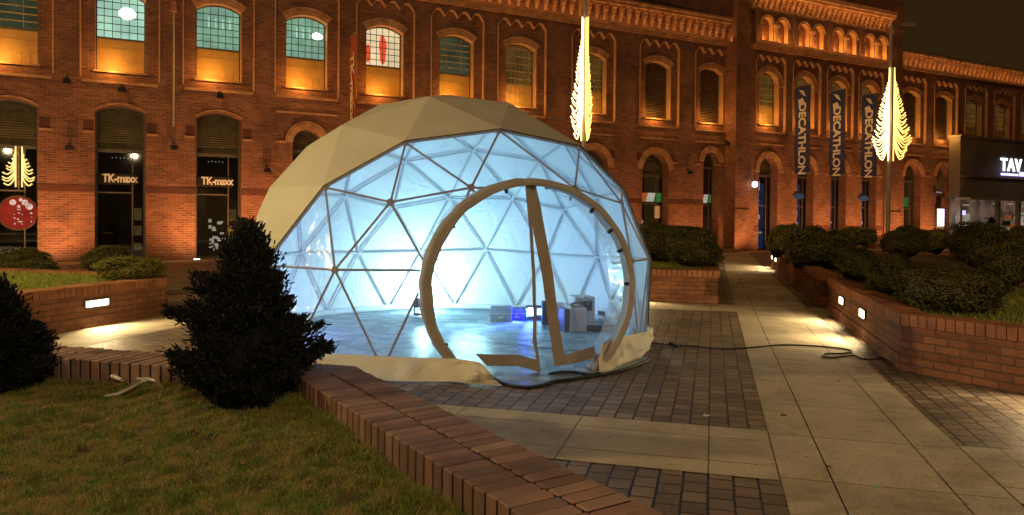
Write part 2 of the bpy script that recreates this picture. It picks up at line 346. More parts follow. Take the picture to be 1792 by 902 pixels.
def text_mesh(name, txt, size, mat, M, parent, extrude=.01, bold=.0, spacing=1, align='CENTER', sx=1):
    cu = bpy.data.curves.new(name, 'FONT'); cu.body = txt; cu.size = size; cu.extrude = extrude; cu.offset = bold; cu.align_x = align; cu.align_y = 'CENTER'; cu.space_character = spacing; cu.resolution_u = 3
    tmp = bpy.data.objects.new(name, cu); COL.objects.link(tmp); dg = bpy.context.evaluated_depsgraph_get()
    me = bpy.data.meshes.new_from_object(tmp.evaluated_get(dg)); bpy.data.objects.remove(tmp); bpy.data.curves.remove(cu)
    me.name = name; me.transform(M @ Matrix.Diagonal((sx, 1, 1, 1))); me.materials.clear(); me.materials.append(mat)
    o = bpy.data.objects.new(name, me); COL.objects.link(o); o.parent = parent; MW[o.name] = Matrix(); return o
def rotz(a): return Matrix.Rotation(a, 4, 'Z')
T = Matrix.Translation

# ================================================================== GROUND
g = MB(); g.face([(-200, -60, 0), (250, -60, 0), (250, 300, 0), (-200, 300, 0)])
tag(g.build('ground_setts', SETT, uvM=PQM), kind='structure')
PL, PR = .435, 1.76
def strip(b, p0, p1, q0, q1, z=.004):
    b.face([tuple(pq(p0, q0, z)), tuple(pq(p1, q0, z)), tuple(pq(p1, q1, z)), tuple(pq(p0, q1, z))])
sb = MB(); gp = .005
for a, b_ in ((PL, .755), (.755, 1.44), (1.44, PR)): strip(sb, a+gp, b_-gp, -4, 40)
tag(sb.build('slab_path', SLAB, uvM=PQM), kind='structure')
def cross(qa, name):
    s_ = MB()
    for a, b_ in ((qa, qa+.28), (qa+.28, qa+.85), (qa+.85, qa+1.15)):
        for p0, p1 in ((-8.75, PL), (PR, 12)):
            strip(s_, p0+gp, p1-gp, a+gp, b_-gp)
    o = s_.build(name, SLAB2, uvM=PQM); tag(o, kind='structure')
m, t = SLAB.copy(), None; m.name = 'pale_slabs_cross'
for n_ in m.node_tree.nodes:
    if n_.type == 'TEX_BRICK': n_.inputs['Brick Width'].default_value = 4.0; n_.inputs['Row Height'].default_value = 1.02
SLAB2 = m
for qa in (-2.75, 4.93, 13.75): cross(qa, 'slab_cross_path')
s_ = MB(); strip(s_, -8.75, -7.58, -5, 4.92); strip(s_, -8.75, -7.58, 6.09, 13.74); strip(s_, -8.75, -7.58, 14.91, 24)
tag(s_.build('slab_side_path', SLAB, uvM=PQM), kind='structure')
s_ = MB(); s_.face([tuple(FM @ Vector(p)) for p in ((-30, -.2, .004), (-30, -1.9, .004), (70, -1.9, .004), (70, -.2, .004))])
tag(s_.build('facade_pavement', SLAB, uvM=FM), kind='structure')

# ================================================================== brick mill, in the facade frame
def seg(cx, hw, z0, zs, za, n_=12):
    """opening outline: sill, jambs and a segmental or round head, anticlockwise"""
    r_ = za-zs; k = (hw*hw+r_*r_)/(2*r_); cz = za-k; a0 = math.asin(min(1, hw/k))
    if r_ > hw-1e-6: a0 = math.pi/2
    pts = [(cx-hw, z0), (cx+hw, z0)]
    pts += [(cx+k*math.sin(a0-2*a0*i/n_), cz+k*math.cos(a0-2*a0*i/n_)) for i in range(n_+1)]
    return pts
def archband(b, cx, hw, zs, za, th, y0, y1, m=0, n_=12, gap=.0):
    r_ = za-zs; k = (hw*hw+r_*r_)/(2*r_); cz = za-k; a0 = math.asin(min(1, hw/k)) if r_ < hw-1e-6 else math.pi/2
    inn = [(cx+(k+gap)*math.sin(a0-2*a0*i/n_), cz+(k+gap)*math.cos(a0-2*a0*i/n_)) for i in range(n_+1)]
    outp = [(cx+(k+gap+th)*math.sin(a0-2*a0*i/n_), cz+(k+gap+th)*math.cos(a0-2*a0*i/n_)) for i in range(n_+1)]
    b.prism(inn+outp[::-1], y0, y1, m)
def zigpanel(cx, hw, z0, zt, amp=.27, n_=4):
    pts = [(cx-hw, z0), (cx+hw, z0), (cx+hw, zt-amp)]
    wd = 2*hw/n_
    for i in range(n_):     # stepped peaks
        x0 = cx+hw-i*wd
        for k, (fx, fz) in enumerate(((.12, .35), (.28, .8), (.36, 1), (.64, 1), (.72, .8), (.88, .35), (1, 0))):
            if i == n_-1 and k == 6: fx = 1
            pts.append((x0-fx*wd, zt-amp+amp*fz))
    return pts
def corbels(b, s0, s1, z0, z1, y, pitch_=.47, m=0):
    n_ = int((s1-s0)/pitch_)
    for i in range(n_):
        x = s0+(i+.5)*(s1-s0)/n_; h = z1-z0
        for k, (dy, a, c_) in enumerate(((.08, 0, .3), (.16, .3, .55), (.24, .55, .8), (.32, .8, 1.0))):
            b.box(x-.075-.012*k, x+.075+.012*k, y-dy, y, z0+a*h+(.002 if k else 0), z0+c_*h, m)
def up_window(B, c_, hw, z0, zs, za, style, split=8.0, yw=.34):
    """one upper window: frame part with panes, panel or louvre as sub-parts"""
    o_ = seg(c_, hw, z0, zs, za); fr = MB()
    i_ = seg(c_, hw-.05, z0+.05, zs, za-.05)
    fr.poly(o_, [i_[::-1]], y=yw); fr.rim(i_, yw, yw+.06)
    munt = MUNTD if style in ('teal', 'bright', 'cream') else MUNT
    par = None
    if style == 'louvre':
        par = fr.build('window', FRAME, B, world=False)
        lv = MB(); n_ = 34
        for i in range(n_):
            z = z0+.08+i*(za-z0-.1)/n_; 
            k = (hw*hw+(za-zs)**2)/(2*(za-zs)); half = hw-.05
            if z > zs: half = min(half, math.sqrt(max(0, k*k-(z-(za-k))**2))-.05)
            if half <= 0.03: continue
            lv.face([(c_-half, yw+.03, z), (c_+half, yw+.03, z), (c_+half, yw+.07, z+.045), (c_-half, yw+.07, z+.045)])
        lv.poly(o_, y=yw+.12, m=1); lv.build('louvre', [LOUVB, DARKIN], par, world=False); return
    fm = 0
    nv = {'teal': 6, 'bright': 6, 'cream': 6}.get(style, 7); nh = 11
    zb = split if style != 'bars' else z0+.05
    for i in range(1, nv):
        x = c_-hw+2*hw*i/nv; w_ = .011 if style != 'bars' else .008
        if style == 'dark' and i not in (2, 5): continue
        k = (hw*hw+(za-zs)**2)/(2*(za-zs)); zt = za-k+math.sqrt(k*k-(x-c_)**2)
        fr.box(x-w_, x+w_, yw+.012, yw+.03, zb, zt-.03, 1)
    step = .26
    z = zb+step*(1 if style != 'bars' else 1)
    while z < za-.12:
        w_ = .012 if style in ('teal', 'bright', 'cream') else .02
        half = hw-.05
        if z > zs: half = min(half, math.sqrt(max(0, k*k-(z-(za-k))**2))-.05)
        if half > 0: fr.box(c_-half, c_+half, yw+.002, yw+.035, z-w_, z+w_, 1)
        z += step if style != 'bars' else .34
    par = fr.build('window', [FRAME, munt], B, world=False)
    gl_ = MB(); gl_.poly(seg(c_, hw-.03, zb, zs, za-.03), y=yw+.05)
    gl_.build('pane', {'teal': E_TEAL, 'bright': E_TEALB, 'cream': E_CREAM, 'dark': E_DIM, 'bars': E_DIMB}[style], par, world=False)
    if style != 'bars':
        pn = MB(); pn.box(c_-hw+.045, c_+hw-.045, yw+.01, yw+.05, z0+.04, split-.05)
        for k2 in (.36, .70): pn.box(c_-hw+.05, c_+hw-.05, yw-.01, yw+.01, z0+(split-z0)*k2-.014, z0+(split-z0)*k2+.014)
        for k3 in range(1, 6): x = c_-hw+2*hw*k3/6; pn.box(x-.012, x+.012, yw-.004, yw+.01, z0+.06, z0+(split-z0)*.34)
        pn.box(c_-hw+.02, c_+hw-.02, yw-.02, yw+.01, split-.05, split+.02, 1)
        pn.build('panel', [PANEL, FRAME], par, world=False)
    else:
        pn = MB(); pn.box(c_-hw+.05, c_+hw-.05, yw+.04, yw+.048, z0+.05, z0+1.1); pn.build('panel', PANEL, par, world=False)
    if style in ('bright', 'teal'):
        lp = MB(); x = c_+(.1 if style == 'bright' else .0)
        if style == 'bright': lp.poly([(x+.28*math.cos(a)+.1, 8.95+.22*math.sin(a)) for a in np.linspace(0, 2*math.pi, 14)[:-1]], y=yw+.045)
        else:
            for k4 in range(4):
                lp = MB(); lp.poly([(c_-.35+.25*k4, 8.8), (c_-.30+.25*k4, 8.8), (c_-.32+.25*k4, 9.2), (c_-.35+.25*k4, 9.2)], y=yw+.045)
                if k4 < 3: lp.build('room_lamp', E_TEALB, par, world=False)
            if c_ > 3: lp = MB(); lp.poly([(c_+.48+.22*math.cos(a), 8.95+.14*math.sin(a)) for a in np.linspace(0, 2*math.pi, 14)[:-1]], y=yw+.045)
        lp.build('room_lamp', E_LAMP if style == 'bright' or c_ > 3 else E_TEALB, par, world=False)
    if style == 'cream':
        for (a, b_, w_, h_) in ((.02, 8.85, .17, .42), (.02, 8.45, .13, .36), (-.62, 8.5, .10, .4), (.0, 9.2, .10, .14)):
            lp = MB(); lp.poly([(c_+a+w_*math.cos(q_), b_+h_*math.sin(q_)) for q_ in np.linspace(0, 2*math.pi, 12)[:-1]], y=yw+.046-.004*w_); lp.build('poster', E_REDP, par, world=False)
NICHE = (1, .47, .10)
def niche_light(c_, z, y=-.02, e=26):
    p = FM @ Vector((c_-.30, y-.30, z+.08)); lamp('niche_floodlight', 'POINT', p, e*1.35, NICHE, .04)

def shopfront(B, c_, hw, zs, za, kind, y=.34):
    op = seg(c_, hw, 0, zs, za); louv_z = 3.95 if kind != 'arch' else zs-.3
    fr = MB()
    fr.poly(op, [seg(c_, hw-.07, .05, zs, za-.07)[::-1]], y=y)
    fr.box(c_-hw+.07, c_+hw-.07, y-.02, y+.03, louv_z-.06, louv_z+.06)
    fr.box(c_+hw*.45, c_+hw*.45+.04, y-.01, y+.03, .06, louv_z-.07)
    fr.box(c_-hw+.07, c_+hw*.45, y-.008, y+.02, 2.42, 2.47)
    w_ = fr.build('shop_window', FRAME, B, world=False)
    gl_ = MB(); gl_.poly([(c_-hw+.05, .03), (c_+hw-.05, .03), (c_+hw-.05, louv_z), (c_-hw+.05, louv_z)], y=y+.04); gl_.build('pane', GLASS, w_, world=False)
    lv = MB(); k = (hw*hw+(za-zs)**2)/(2*(za-zs)); z = louv_z+.08
    while z < za-.05:
        half = hw-.06
        if z > zs: half = min(half, math.sqrt(max(0, k*k-(z-(za-k))**2))-.06)
        if half > .03: lv.face([(c_-half, y+.02, z), (c_+half, y+.02, z), (c_+half, y+.07, z+.06), (c_-half, y+.07, z+.06)])
        z += .085
    lv.poly(seg(c_, hw-.04, louv_z+.02, zs, za-.04), y=y+.10); lv.build('louvre', LOUV, w_, world=False)
    it = MB(); it.box(c_-hw-.5, c_+hw+.5, y+2.2, y+2.25, 0, 4.2); it.build('interior_wall', DARKIN, w_, world=False)
    return w_

def facade(name, label, cat, s0, s1, ztop, y0, bays, lowers, panels=True, sills=True):
    B = thing(name, label, cat, FM)
    # back layer with window holes
    holesB = []; A_holes = []; wall = MB()
    for b_ in bays: holesB.append(seg(*b_['o']))
    lo = [seg(*l_) for l_ in lowers]
    rect = [(s0, 0), (s1, 0), (s1, ztop), (s0, ztop)]
    pan = [zigpanel(b_['o'][0], b_['pw'], b_['o'][2]-.38, b_['zt']) for b_ in bays]
    wall.poly(rect, [h[::-1] for h in pan+lo], y=y0-.12)           # front layer: pilasters and spandrels
    for h in pan: wall.rim(h, y0-.12, y0, 2)
    for h in lo: wall.rim(h, y0-.12, y0+.42)
    for b_, h in zip(bays, pan):
        wall.poly(h, [seg(*b_['o'])[::-1]], y=y0); wall.rim(seg(*b_['o']), y0, y0+.42, 1)
    zm = MB()
    for h in pan:
        zs_ = h[2:]
        for (x0, z0_), (x1, z1_) in zip(zs_, zs_[1:]):
            t_ = .05
            zm.prism([(x0, z0_+.003), (x1, z1_+.003), (x1, z1_+t_), (x0, z0_+t_)][::-1], y0-.175, y0-.119)
        zm.box(h[1][0]+.002, h[1][0]+.045, y0-.16, y0-.119, h[1][1]+.1, h[2][1]); zm.box(h[0][0]-.045, h[0][0]-.002, y0-.16, y0-.119, h[1][1]+.1, h[2][1])
    zm.build('zigzag_moulding', EDGE, B, world=False)
    # returns
    wall.face([(s0, y0-.12, 0), (s0, y0+6, 0), (s0, y0+6, ztop), (s0, y0-.12, ztop)]); wall.face([(s1, y0-.12, 0), (s1, y0+6, 0), (s1, y0+6, ztop), (s1, y0-.12, ztop)])
    wall.build('wall', [BR, JAMB, EDGE], B, world=False)
    return B

main_styles = ['bars', 'teal0', 'bright', 'teal', 'teal', 'cream', 'dark', 'bars', 'bars', 'louvre', 'louvre']
cent = [-8.28, -5.0, -1.70, 1.58, 4.85, 8.06, 11.31, 14.5, 18.40, 22.37, 25.93]
st = ['bars', 'dark', 'bright', 'teal', 'teal', 'cream', 'dark', 'bars', 'bars', 'louvre', 'louvre']
bays = [dict(o=(c_, .80, 6.76, 9.40, 9.66), pw=1.22, zt=10.62) for c_ in cent]
lowers = [(c_, .80, .02, 5.30, 5.56) for c_ in cent[:4]]
lowers += [(4.85, .56, .02, 4.56, 5.11), (8.06, .8, .02, 4.2, 5.0), (11.31, .8, .02, 4.2, 5.0), (14.5, .8, .02, 4.2, 5.0), (18.45, .83, .02, 4.18, 5.0), (22.17, .83, .02, 4.16, 4.98), (25.83, .53, .02, 4.70, 5.22)]
MAIN = facade('brick_mill_building', 'long red brick mill block with arched windows under a corbelled cornice behind the dome', 'building', -11, 27.3, 12.1, 0, bays, lowers)
for c_, s_ in zip(cent, st):
    up_window(MAIN, c_, .80, 6.76, 9.40, 9.66, s_); niche_light(c_, 6.86)
d_ = MB()
for c_ in cent:
    d_.box(c_-1.2, c_+1.2, -.17, -.02, 6.30, 6.385)                      # ledge under each window
    d_.box(c_-.86, c_+.86, -.06, .30, 6.70, 6.765)
    archband(d_, c_, .80, 9.40, 9.66, .09, -.045, .02, gap=.20)
    archband(d_, c_, .80, 9.40, 9.66, .18, -.015, .02, gap=.0)
d_.box(-11, 27.2, -.28, -.1, 10.95, 11.06); d_.box(-11, 27.2, -.22, -.1, 10.87, 10.948)
d_.box(-11, 27.2, -.52, -.1, 12.0, 12.16); d_.box(-11, 27.2, -.60, -.1, 12.162, 12.28)
corbels(d_, -11, 27.2, 11.28, 11.998, -.12)
for c_ in cent[4:]: d_.box(c_-1.2, c_+1.2, -.17, -.10, 5.70, 5.76)
for a, b_ in zip([-11]+cent, cent+[27.3]):                               # capital courses beside the shop arches
    for x0, x1 in ((a+.84, a+1.2), (b_-1.2, b_-.84)):
        if x0 > -11 and x1 < 27.2: d_.box(x0, x1, -.16, -.10, 4.52, 4.59)
for l_ in lowers[4:]: archband(d_, l_[0], l_[1], l_[3], l_[4], .22, -.17, -.11, gap=.0); archband(d_, l_[0], l_[1], l_[3], l_[4], .06, -.20, -.11, gap=.24)
for l_ in lowers[:4]: archband(d_, l_[0], l_[1], l_[3], l_[4], .05, -.15, -.11, gap=.02)
d_.build('cornice', STONE, MAIN, world=False)
dk = MB()
for i in range(len(lowers)-1):
    a = lowers[i][0]+lowers[i][1]; b_ = lowers[i+1][0]-lowers[i+1][1]
    dk = MB(); dk.box(a+.003, b_-.003, -.142, -.115, 2.44, 2.68); dk.build('belt_course', BRD, MAIN, world=False)
    for x0, x1 in ((a+.04, a+.36), (b_-.36, b_-.04)): dk = MB(); dk.box(x0, x1, -.124, -.115, 4.61, 4.98); dk.build('dark_brick_panel', BRD, MAIN, world=False)

rf = MB(); rf.face([(-11, -.4, 12.284), (27.2, -.4, 12.284), (27.2, 7, 15.4), (-11, 7, 15.4)]); rf.face([(-11, 7, 15.4), (27.2, 7, 15.4), (27.2, 16, 12), (-11, 16, 12)]); rf.build('roof', ROOF, MAIN, world=False)
for i, l_ in enumerate(lowers):
    W_ = shopfront(MAIN, *[l_[0], l_[1], l_[3], l_[4]], 'arch' if i > 3 else 'seg')
    cx = l_[0]
    if i in (1, 2, 3):
        for k in range(5): po = MB(); x = cx-.3+.13*k; po.box(x, x+.035, .9, .93, 3.72+.02*(k % 2), 3.75+.02*(k % 2)); po.build('ceiling_spot', E_WHT, W_, world=False)
    if i in (2, 3):
        sg = MB(); sg.box(cx-.72, cx+.50, .28, .32, 2.74, 3.12); s1 = sg.build('sign_board', DARKIN, W_, world=False)
        text_mesh('lettering', 'TK-maxx', .40, LETG, T((cx-.02, .27, 2.95)) @ Matrix.Rotation(R(90), 4, 'X'), W_, .006, .014, .92, sx=.80)
        
        for z0_, z1_ in ((.35, .62), (.9, 1.25), (1.45, 1.9)): po = MB(); po.box(cx+.42, cx+.68, .42, .43, z0_, z1_); po.build('poster', POSTER, W_, world=False)
        if i == 3:
            po = MB()
            for k in range(26):
                x = cx+random.uniform(-.2, .65); z = random.uniform(.25, 1.5); w_ = random.uniform(.02, .07); po.box(x-w_, x+w_, 1.2+random.uniform(0, .5), 1.75, z, z+random.uniform(.03, .16))
            po.build('goods', E_WHT, W_, world=False)
    if i == 9 or i == 10:
        po = MB()
        hw = l_[1]-.08
        for k, (a, b_) in enumerate(((-1, -.34), (-.33, .33), (.34, 1))): po.face([(cx+hw*a+.1*0, .36, 2.55), (cx+hw*b_, .36, 2.55), (cx+min(hw*b_+.15, hw), .36, 3.0), (cx+hw*a+(.15 if k else 0), .36, 3.0)], k)
        po.build('sign_board', [E_ORN, E_WHT, E_GRN], W_, world=False)
        po = MB()
        for k in range(22):
            x = cx+random.uniform(-hw, hw*.6); z = random.uniform(.5, 1.6); w_ = random.uniform(.03, .12); po.box(x-w_, min(x+w_, cx+hw), 1.0+random.uniform(0, .6), 1.7, z, z+random.uniform(.04, .2), k % 2)
        po.build('goods', [E_PINK, E_WHT], W_, world=False)
        if i == 9: po = MB(); po.box(cx+.3, cx+.66, .30, .32, 1.7, 2.35); po.build('poster', POSTER, W_, world=False)

# tower block
TY = -.6
tc_ = [29.45, 32.22, 34.95, 37.62]
tb = [dict(o=(c_, .74, 6.85, 9.0, 9.739), pw=1.08, zt=10.50) for c_ in tc_]
tl = [(29.35, .70, .02, 4.38, 5.079), (32.2, .64, .02, 4.4, 5.039), (34.9, .64, .02, 4.4, 5.039), (37.55, .64, .02, 4.4, 5.039)]
TOW = facade('brick_tower_block', 'taller red brick tower block with paired gallery arches and three navy banners', 'building', 27.82, 39.2, 14.1, TY, tb, tl)
def gal_arches():
    hs = []
    for c_ in tc_:
        for dx in (-.56, .56): hs.append(seg(c_+dx-.05, .40, 11.25, 12.1, 12.498, 10))
    return hs
for c_, s_ in zip(tc_, ['bars', 'bars', 'bars', 'bars']):
    up_window(TOW, c_, .74, 6.85, 9.0, 9.739, s_, yw=TY+.36); niche_light(c_, 6.98, TY-.02, 30)
    pass
d_ = MB()
for c_, l_ in zip(tc_, tl):
    d_.box(c_-1.06, c_+1.06, TY-.17, TY-.02, 6.38, 6.46); d_.box(c_-.8, c_+.8, TY-.06, TY+.3, 6.79, 6.855)
    archband(d_, c_, .74, 9.0, 9.739, .08, TY-.06, TY+.02, gap=.24); archband(d_, c_, .74, 9.0, 9.739, .2, TY-.02, TY+.02, gap=0)
    for sx_ in (-1, 1): d_.box(c_+sx_*.76-.09, c_+sx_*.76+.09, TY-.1, TY-.0, 8.93, 9.02)
    d_.box(c_-1.06, c_+1.06, TY-.17, TY-.1, 5.72, 5.78)
    archband(d_, l_[0], l_[1], l_[3], l_[4], .22, TY-.17, TY-.11); archband(d_, l_[0], l_[1], l_[3], l_[4], .06, TY-.2, TY-.11, gap=.24)
    for sx_ in (-1, 1): d_.box(l_[0]+sx_*.9-.2, l_[0]+sx_*.9+.2, TY-.18, TY-.1, 4.25, 4.36)
d_.box(27.85, 39.18, TY-.34, TY-.1, 10.88, 11.02); d_.box(27.85, 39.18, TY-.26, TY-.1, 10.80, 10.878)
d_.box(27.85, 39.18, TY-.44, TY-.1, 12.86, 12.98); d_.box(27.85, 39.18, TY-.56, TY-.1, 13.70, 13.86); d_.box(27.85, 39.18, TY-.64, TY-.1, 13.863, 14.1)
corbels(d_, 27.9, 39.15, 13.05, 13.698, TY-.12, .40)
d_.build('cornice', STONE, TOW, world=False)
ga = MB()                                                        # blind gallery of paired arches with columns
hs = gal_arches(); ga.poly([(28.1, 11.02), (39.0, 11.02), (39.0, 12.86), (28.1, 12.86)], [h[::-1] for h in hs], y=TY-.42)
for h in hs: ga.rim(h, TY-.42, TY-.14, 1); lamp('assumed_gallery_light', 'POINT', FM @ Vector(((h[0][0]+h[1][0])/2-.1, TY-.34, 11.36)), 12, NICHE, .04); archband(ga, (h[0][0]+h[1][0])/2, .40, 12.1, 12.498, .09, TY-.47, TY-.415, 1, gap=.06)  # lights assumed; pale arch bands added to draw the lit line round each arch
for c_ in tc_: 
    for dx in (-1.36,): ga.box(c_+dx-.16, c_+dx+.16, TY-.52, TY-.42, 11.03, 12.84)
ga.face([(28.1, TY-.42, 11.02), (28.1, TY-.1, 11.02), (28.1, TY-.1, 12.86), (28.1, TY-.42, 12.86)]); ga.face([(39, TY-.42, 11.02), (39, TY-.1, 11.02), (39, TY-.1, 12.86), (39, TY-.42, 12.86)])
ga.face([(28.1, TY-.42, 11.022), (39, TY-.42, 11.022), (39, TY-.1, 11.022), (28.1, TY-.1, 11.022)])
ga.build('gallery', [BR, JAMB], TOW, world=False)
for c_ in tc_:
    cb = MB(); x = c_-.05; cb.tube([(x, TY-.45, 11.25), (x, TY-.45, 11.32), (x, TY-.45, 12.02)], [.15, .12, .11], 12); cb.box(x-.17, x+.17, TY-.6, TY-.3, 12.02, 12.14); cb.build('column', JAMB, TOW, world=False)
pr_ = MB(); pr_.box(26.8, 27.8, TY-.28, TY+6, 0, 16.5); pr_.box(27.802, 28.2, TY-.2, TY-.05, 0, 14.05); pr_.box(39.17, 40.22, TY-.28, TY+6, 0, 16.5); pr_.box(38.85, 39.168, TY-.2, TY-.05, 0, 14.05)
for z in (2.1, 10.9, 13.1): pr_.box(26.74, 27.86, TY-.34, TY-.1, z, z+.12); pr_.box(39.11, 40.28, TY-.34, TY-.1, z, z+.12)
pr_.build('corner_pier', BR, TOW, world=False)
dk = MB()
for i in range(3): dk.box(tl[i][0]+.66, tl[i+1][0]-.66, TY-.15, TY-.115, 1.05, 1.35)
dk.box(28.22, 28.64, TY-.15, TY-.115, 1.05, 1.35); dk.box(38.21, 38.84, TY-.15, TY-.115, 1.05, 1.35); dk.build('belt_course', BRD, TOW, world=False)
rf = MB(); rf.box(27.82, 39.2, TY+.0, TY+6, 14.1, 14.3); rf.build('roof', ROOF, TOW, world=False)
for i, l_ in enumerate(tl):
    W_ = shopfront(TOW, l_[0], l_[1], l_[3], l_[4], 'arch', TY+.36); cx = l_[0]; y = TY+.5
    po = MB(); po.box(cx+.1, cx+.5, y+.2, y+.22, .1, 3.7); po.box(cx-.55, cx-.4, y+.2, y+.22, .1, 2.0); po.build('blue_panel', E_BLUES, W_, world=False)
    po = MB()
    for k in range(7):
        x = cx+random.uniform(-.4, .4); z = random.uniform(.5, 2.0); w_ = random.uniform(.03, .12); po.box(x-w_, x+w_, y+.1, y+.14, z, z+random.uniform(.04, .25))
    if i == 0: po.box(cx-.45, cx+.1, y+.1, y+.12, 3.3, 3.8)
    po.build('goods', E_WHT, W_, world=False)
    if i in (1, 3):
        po = MB(); po.prism([(cx-.35+.4*math.cos(a)-.2, 3.0+.16*math.sin(a)) for a in np.linspace(0, 2*math.pi, 16)[:-1]], TY-.2, TY-.12); po.build('oval_sign', BLUEP, TOW, world=False)

# right wing
wc = [42.45, 45.72, 48.98, 52.24, 55.5, 58.8]
wb = [dict(o=(c_, .85, 6.98, 9.62, 9.88), pw=1.2, zt=10.70) for c_ in wc]
wl = [(42.45, .82, .02, 4.5, 5.319), (45.6, .75, .02, 4.6, 5.30)]
WING = facade('brick_wing_building', 'lower brick wing right of the tower, half hidden by the dark glass pavilion', 'building', 40.23, 62, 12.0, 0, wb, wl)
for c_, s_ in zip(wc, ['louvre', 'louvre', 'bars', 'bars', 'bars', 'bars']): up_window(WING, c_, .85, 6.98, 9.62, 9.88, s_); niche_light(c_, 7.1, -.02, 30)
d_ = MB()
for c_ in wc: d_.box(c_-1.18, c_+1.18, -.17, -.02, 6.52, 6.6); archband(d_, c_, .85, 9.62, 9.88, .09, -.045, .02, gap=.2); archband(d_, c_, .85, 9.62, 9.88, .18, -.015, .02); d_.box(c_-1.18, c_+1.18, -.17, -.1, 5.8, 5.87)
for l_ in wl: archband(d_, l_[0], l_[1], l_[3], l_[4], .2, -.17, -.11); archband(d_, l_[0], l_[1], l_[3], l_[4], .06, -.2, -.11, gap=.22)
d_.box(40.25, 62, -.28, -.1, 11.15, 11.27); d_.box(40.25, 62, -.52, -.1, 12.05, 12.2); corbels(d_, 40.3, 62, 11.4, 12.048, -.12)
for s0 in (40.3, 43.8, 46.9): d_.box(s0, s0+.35, -.18, -.1, 4.5, 4.6)
d_.build('cornice', STONE, WING, world=False)
rf = MB(); rf.face([(40.25, -.4, 12.204), (62, -.4, 12.204), (62, 6, 14.6), (40.25, 6, 14.6)]); rf.build('roof', ROOF, WING, world=False)
W_ = shopfront(WING, 42.45, .82, 4.5, 5.319, 'arch'); po = MB(); po.box(42.0, 42.25, .5, .55, 3.2, 4.1); po.box(42.1, 42.3, .5, .55, .6, 1.2); po.build('goods', E_WHT, W_, world=False); po = MB(); po.box(42.3, 42.95, .5, .55, 2.6, 3.2); po.build('sign_board', E_GRN, W_, world=False)
po = MB(); po.poly(seg(45.6, .73, 3.3, 4.6, 5.28), y=.36); po.build('louvre', LOUV, WING, world=False)
po = MB(); po.box(44.86, 46.34, .2, .38, .02, 3.3); po.build('infill_wall', BR, WING, world=False)
s_, z_ = fac(1637, 337); po = MB(); po.prism([(s_+.5*math.cos(a), z_+.22*math.sin(a)) for a in np.linspace(0, 2*math.pi, 18)[:-1]], -.24, -.14); ov = po.build('wall_sign', NAVY, world=False); ov.matrix_world = FM
tag(ov, 'dark blue oval sign on the wing wall above the lit white panel', 'sign'); MW[ov.name] = FM
po = MB(); po.box(s_-.3, s_+.3, -.25, -.242, z_-.04, z_+.04); po.build('lettering', WHT, ov, world=False)
a0, z0 = fac(1641, 366, .3); a1, z1 = fac(1651, 396, .3); tt = thing('lit_display_panel', 'upright glowing white display panel against the wing wall', 'display', FM)
po = MB(); po.box(a0, a1, -.34, -.3, z1, z0); po.build('screen', E_SIGN, tt, world=False); po = MB(); po.box(a0-.05, a1+.05, -.298, -.2, 0, z0+.05); po.build('frame', STEEL, tt, world=False)
po = MB(); po.box(a0, a1, -.345, -.342, z0-.22, z0-.02); po.build('header', E_SIGNV, tt, world=False)

# dark pavilion with white sign
PV = thing('glass_pavilion', 'dark clad pavilion with a white illuminated sign above its glazed shopfront', 'building', FM)

pv0, pvt = fac(1681, 240, .9); _, pvc = fac(1700, 346, .9)
b = MB(); b.box(pv0, 66, -.9, -.15, pvc, pvt); b.box(pv0-.08, 66, -1.0, -.14, pvt+.002, pvt+.16); b.box(pv0-.02, 66, -1.08, -.902, pvc+(pvt-pvc)*.34, pvc+(pvt-pvc)*.34+.07); b.build('cladding', PAV, PV, world=False)
b = MB(); b.box(pv0-.05, 66, -1.6, -.905, pvc-.16, pvc-.01); b.build('canopy', STEEL, PV, world=False)
for s0 in (pv0, pv0+4.2, pv0+6.6, pv0+9.2): b = MB(); b.box(s0, s0+.24, -.95, -.70, 0, pvc-.17); b.build('post', STEEL, PV, world=False)
b = MB(); b.face([(pv0+.2, -.8, 0), (66, -.8, 0), (66, -.8, pvc-.17), (pv0+.2, -.8, pvc-.17)]); b.build('glazing', GLASS, PV, world=False)
b = MB(); b.face([(pv0+.05, -.2, 0), (66, -.2, 0), (66, -.2, pvc), (pv0+.05, -.2, pvc)]); b.build('interior_wall', E_SHOP, PV, world=False)
b = MB(); b.box(pv0+.1, 66, -.7, -.25, 0, .45); b.build('display_plinth', BOXM, PV, world=False)
for k in range(44):
    b = MB(); x = pv0+.4+random.uniform(0, 11); z = random.uniform(.5, 2.9); hh = random.uniform(.08, .6) if z < 2.2 else random.uniform(.03, .08); b.box(x, x+random.uniform(.12, .7), -.62+random.uniform(0, .1), -.3, z, min(z+hh, pvc-.2)); b.build('product_panel', random.choice((E_ORN, E_PINK, E_WHT, E_SHOPW, DARKIN, BOXM, E_WHT)), PV, world=False)
b = MB(); b.box(pv0+.5, pv0+.95, -.72, -.66, .6, 2.3); b.build('display_screen', E_SHOPW, PV, world=False); b = MB(); b.box(pv0+.5, pv0+.95, -.735, -.721, 2.1, 2.4); b.build('violet_light', E_SIGNV, PV, world=False)
SG = thing('illuminated_sign', 'white glowing block letters on the dark pavilion front, cut by the frame', 'sign', FM)
sa, za_ = fac(1752, 300, .95); 
text_mesh('lettering', 'TAV', 1.2, E_SIGN, T((sa, -.93, za_+.42)) @ Matrix.Rotation(R(90), 4, 'X'), SG, .03, .02, 1.12, 'LEFT', 1.0)
b = MB(); b.box(sa+.05, sa+2.0, -.96, -.91, za_-.26, za_-.12); b.box(sa+2.2, sa+2.9, -.96, -.91, za_-.26, za_+.02); b.build('underline', E_SIGNV, SG, world=False)
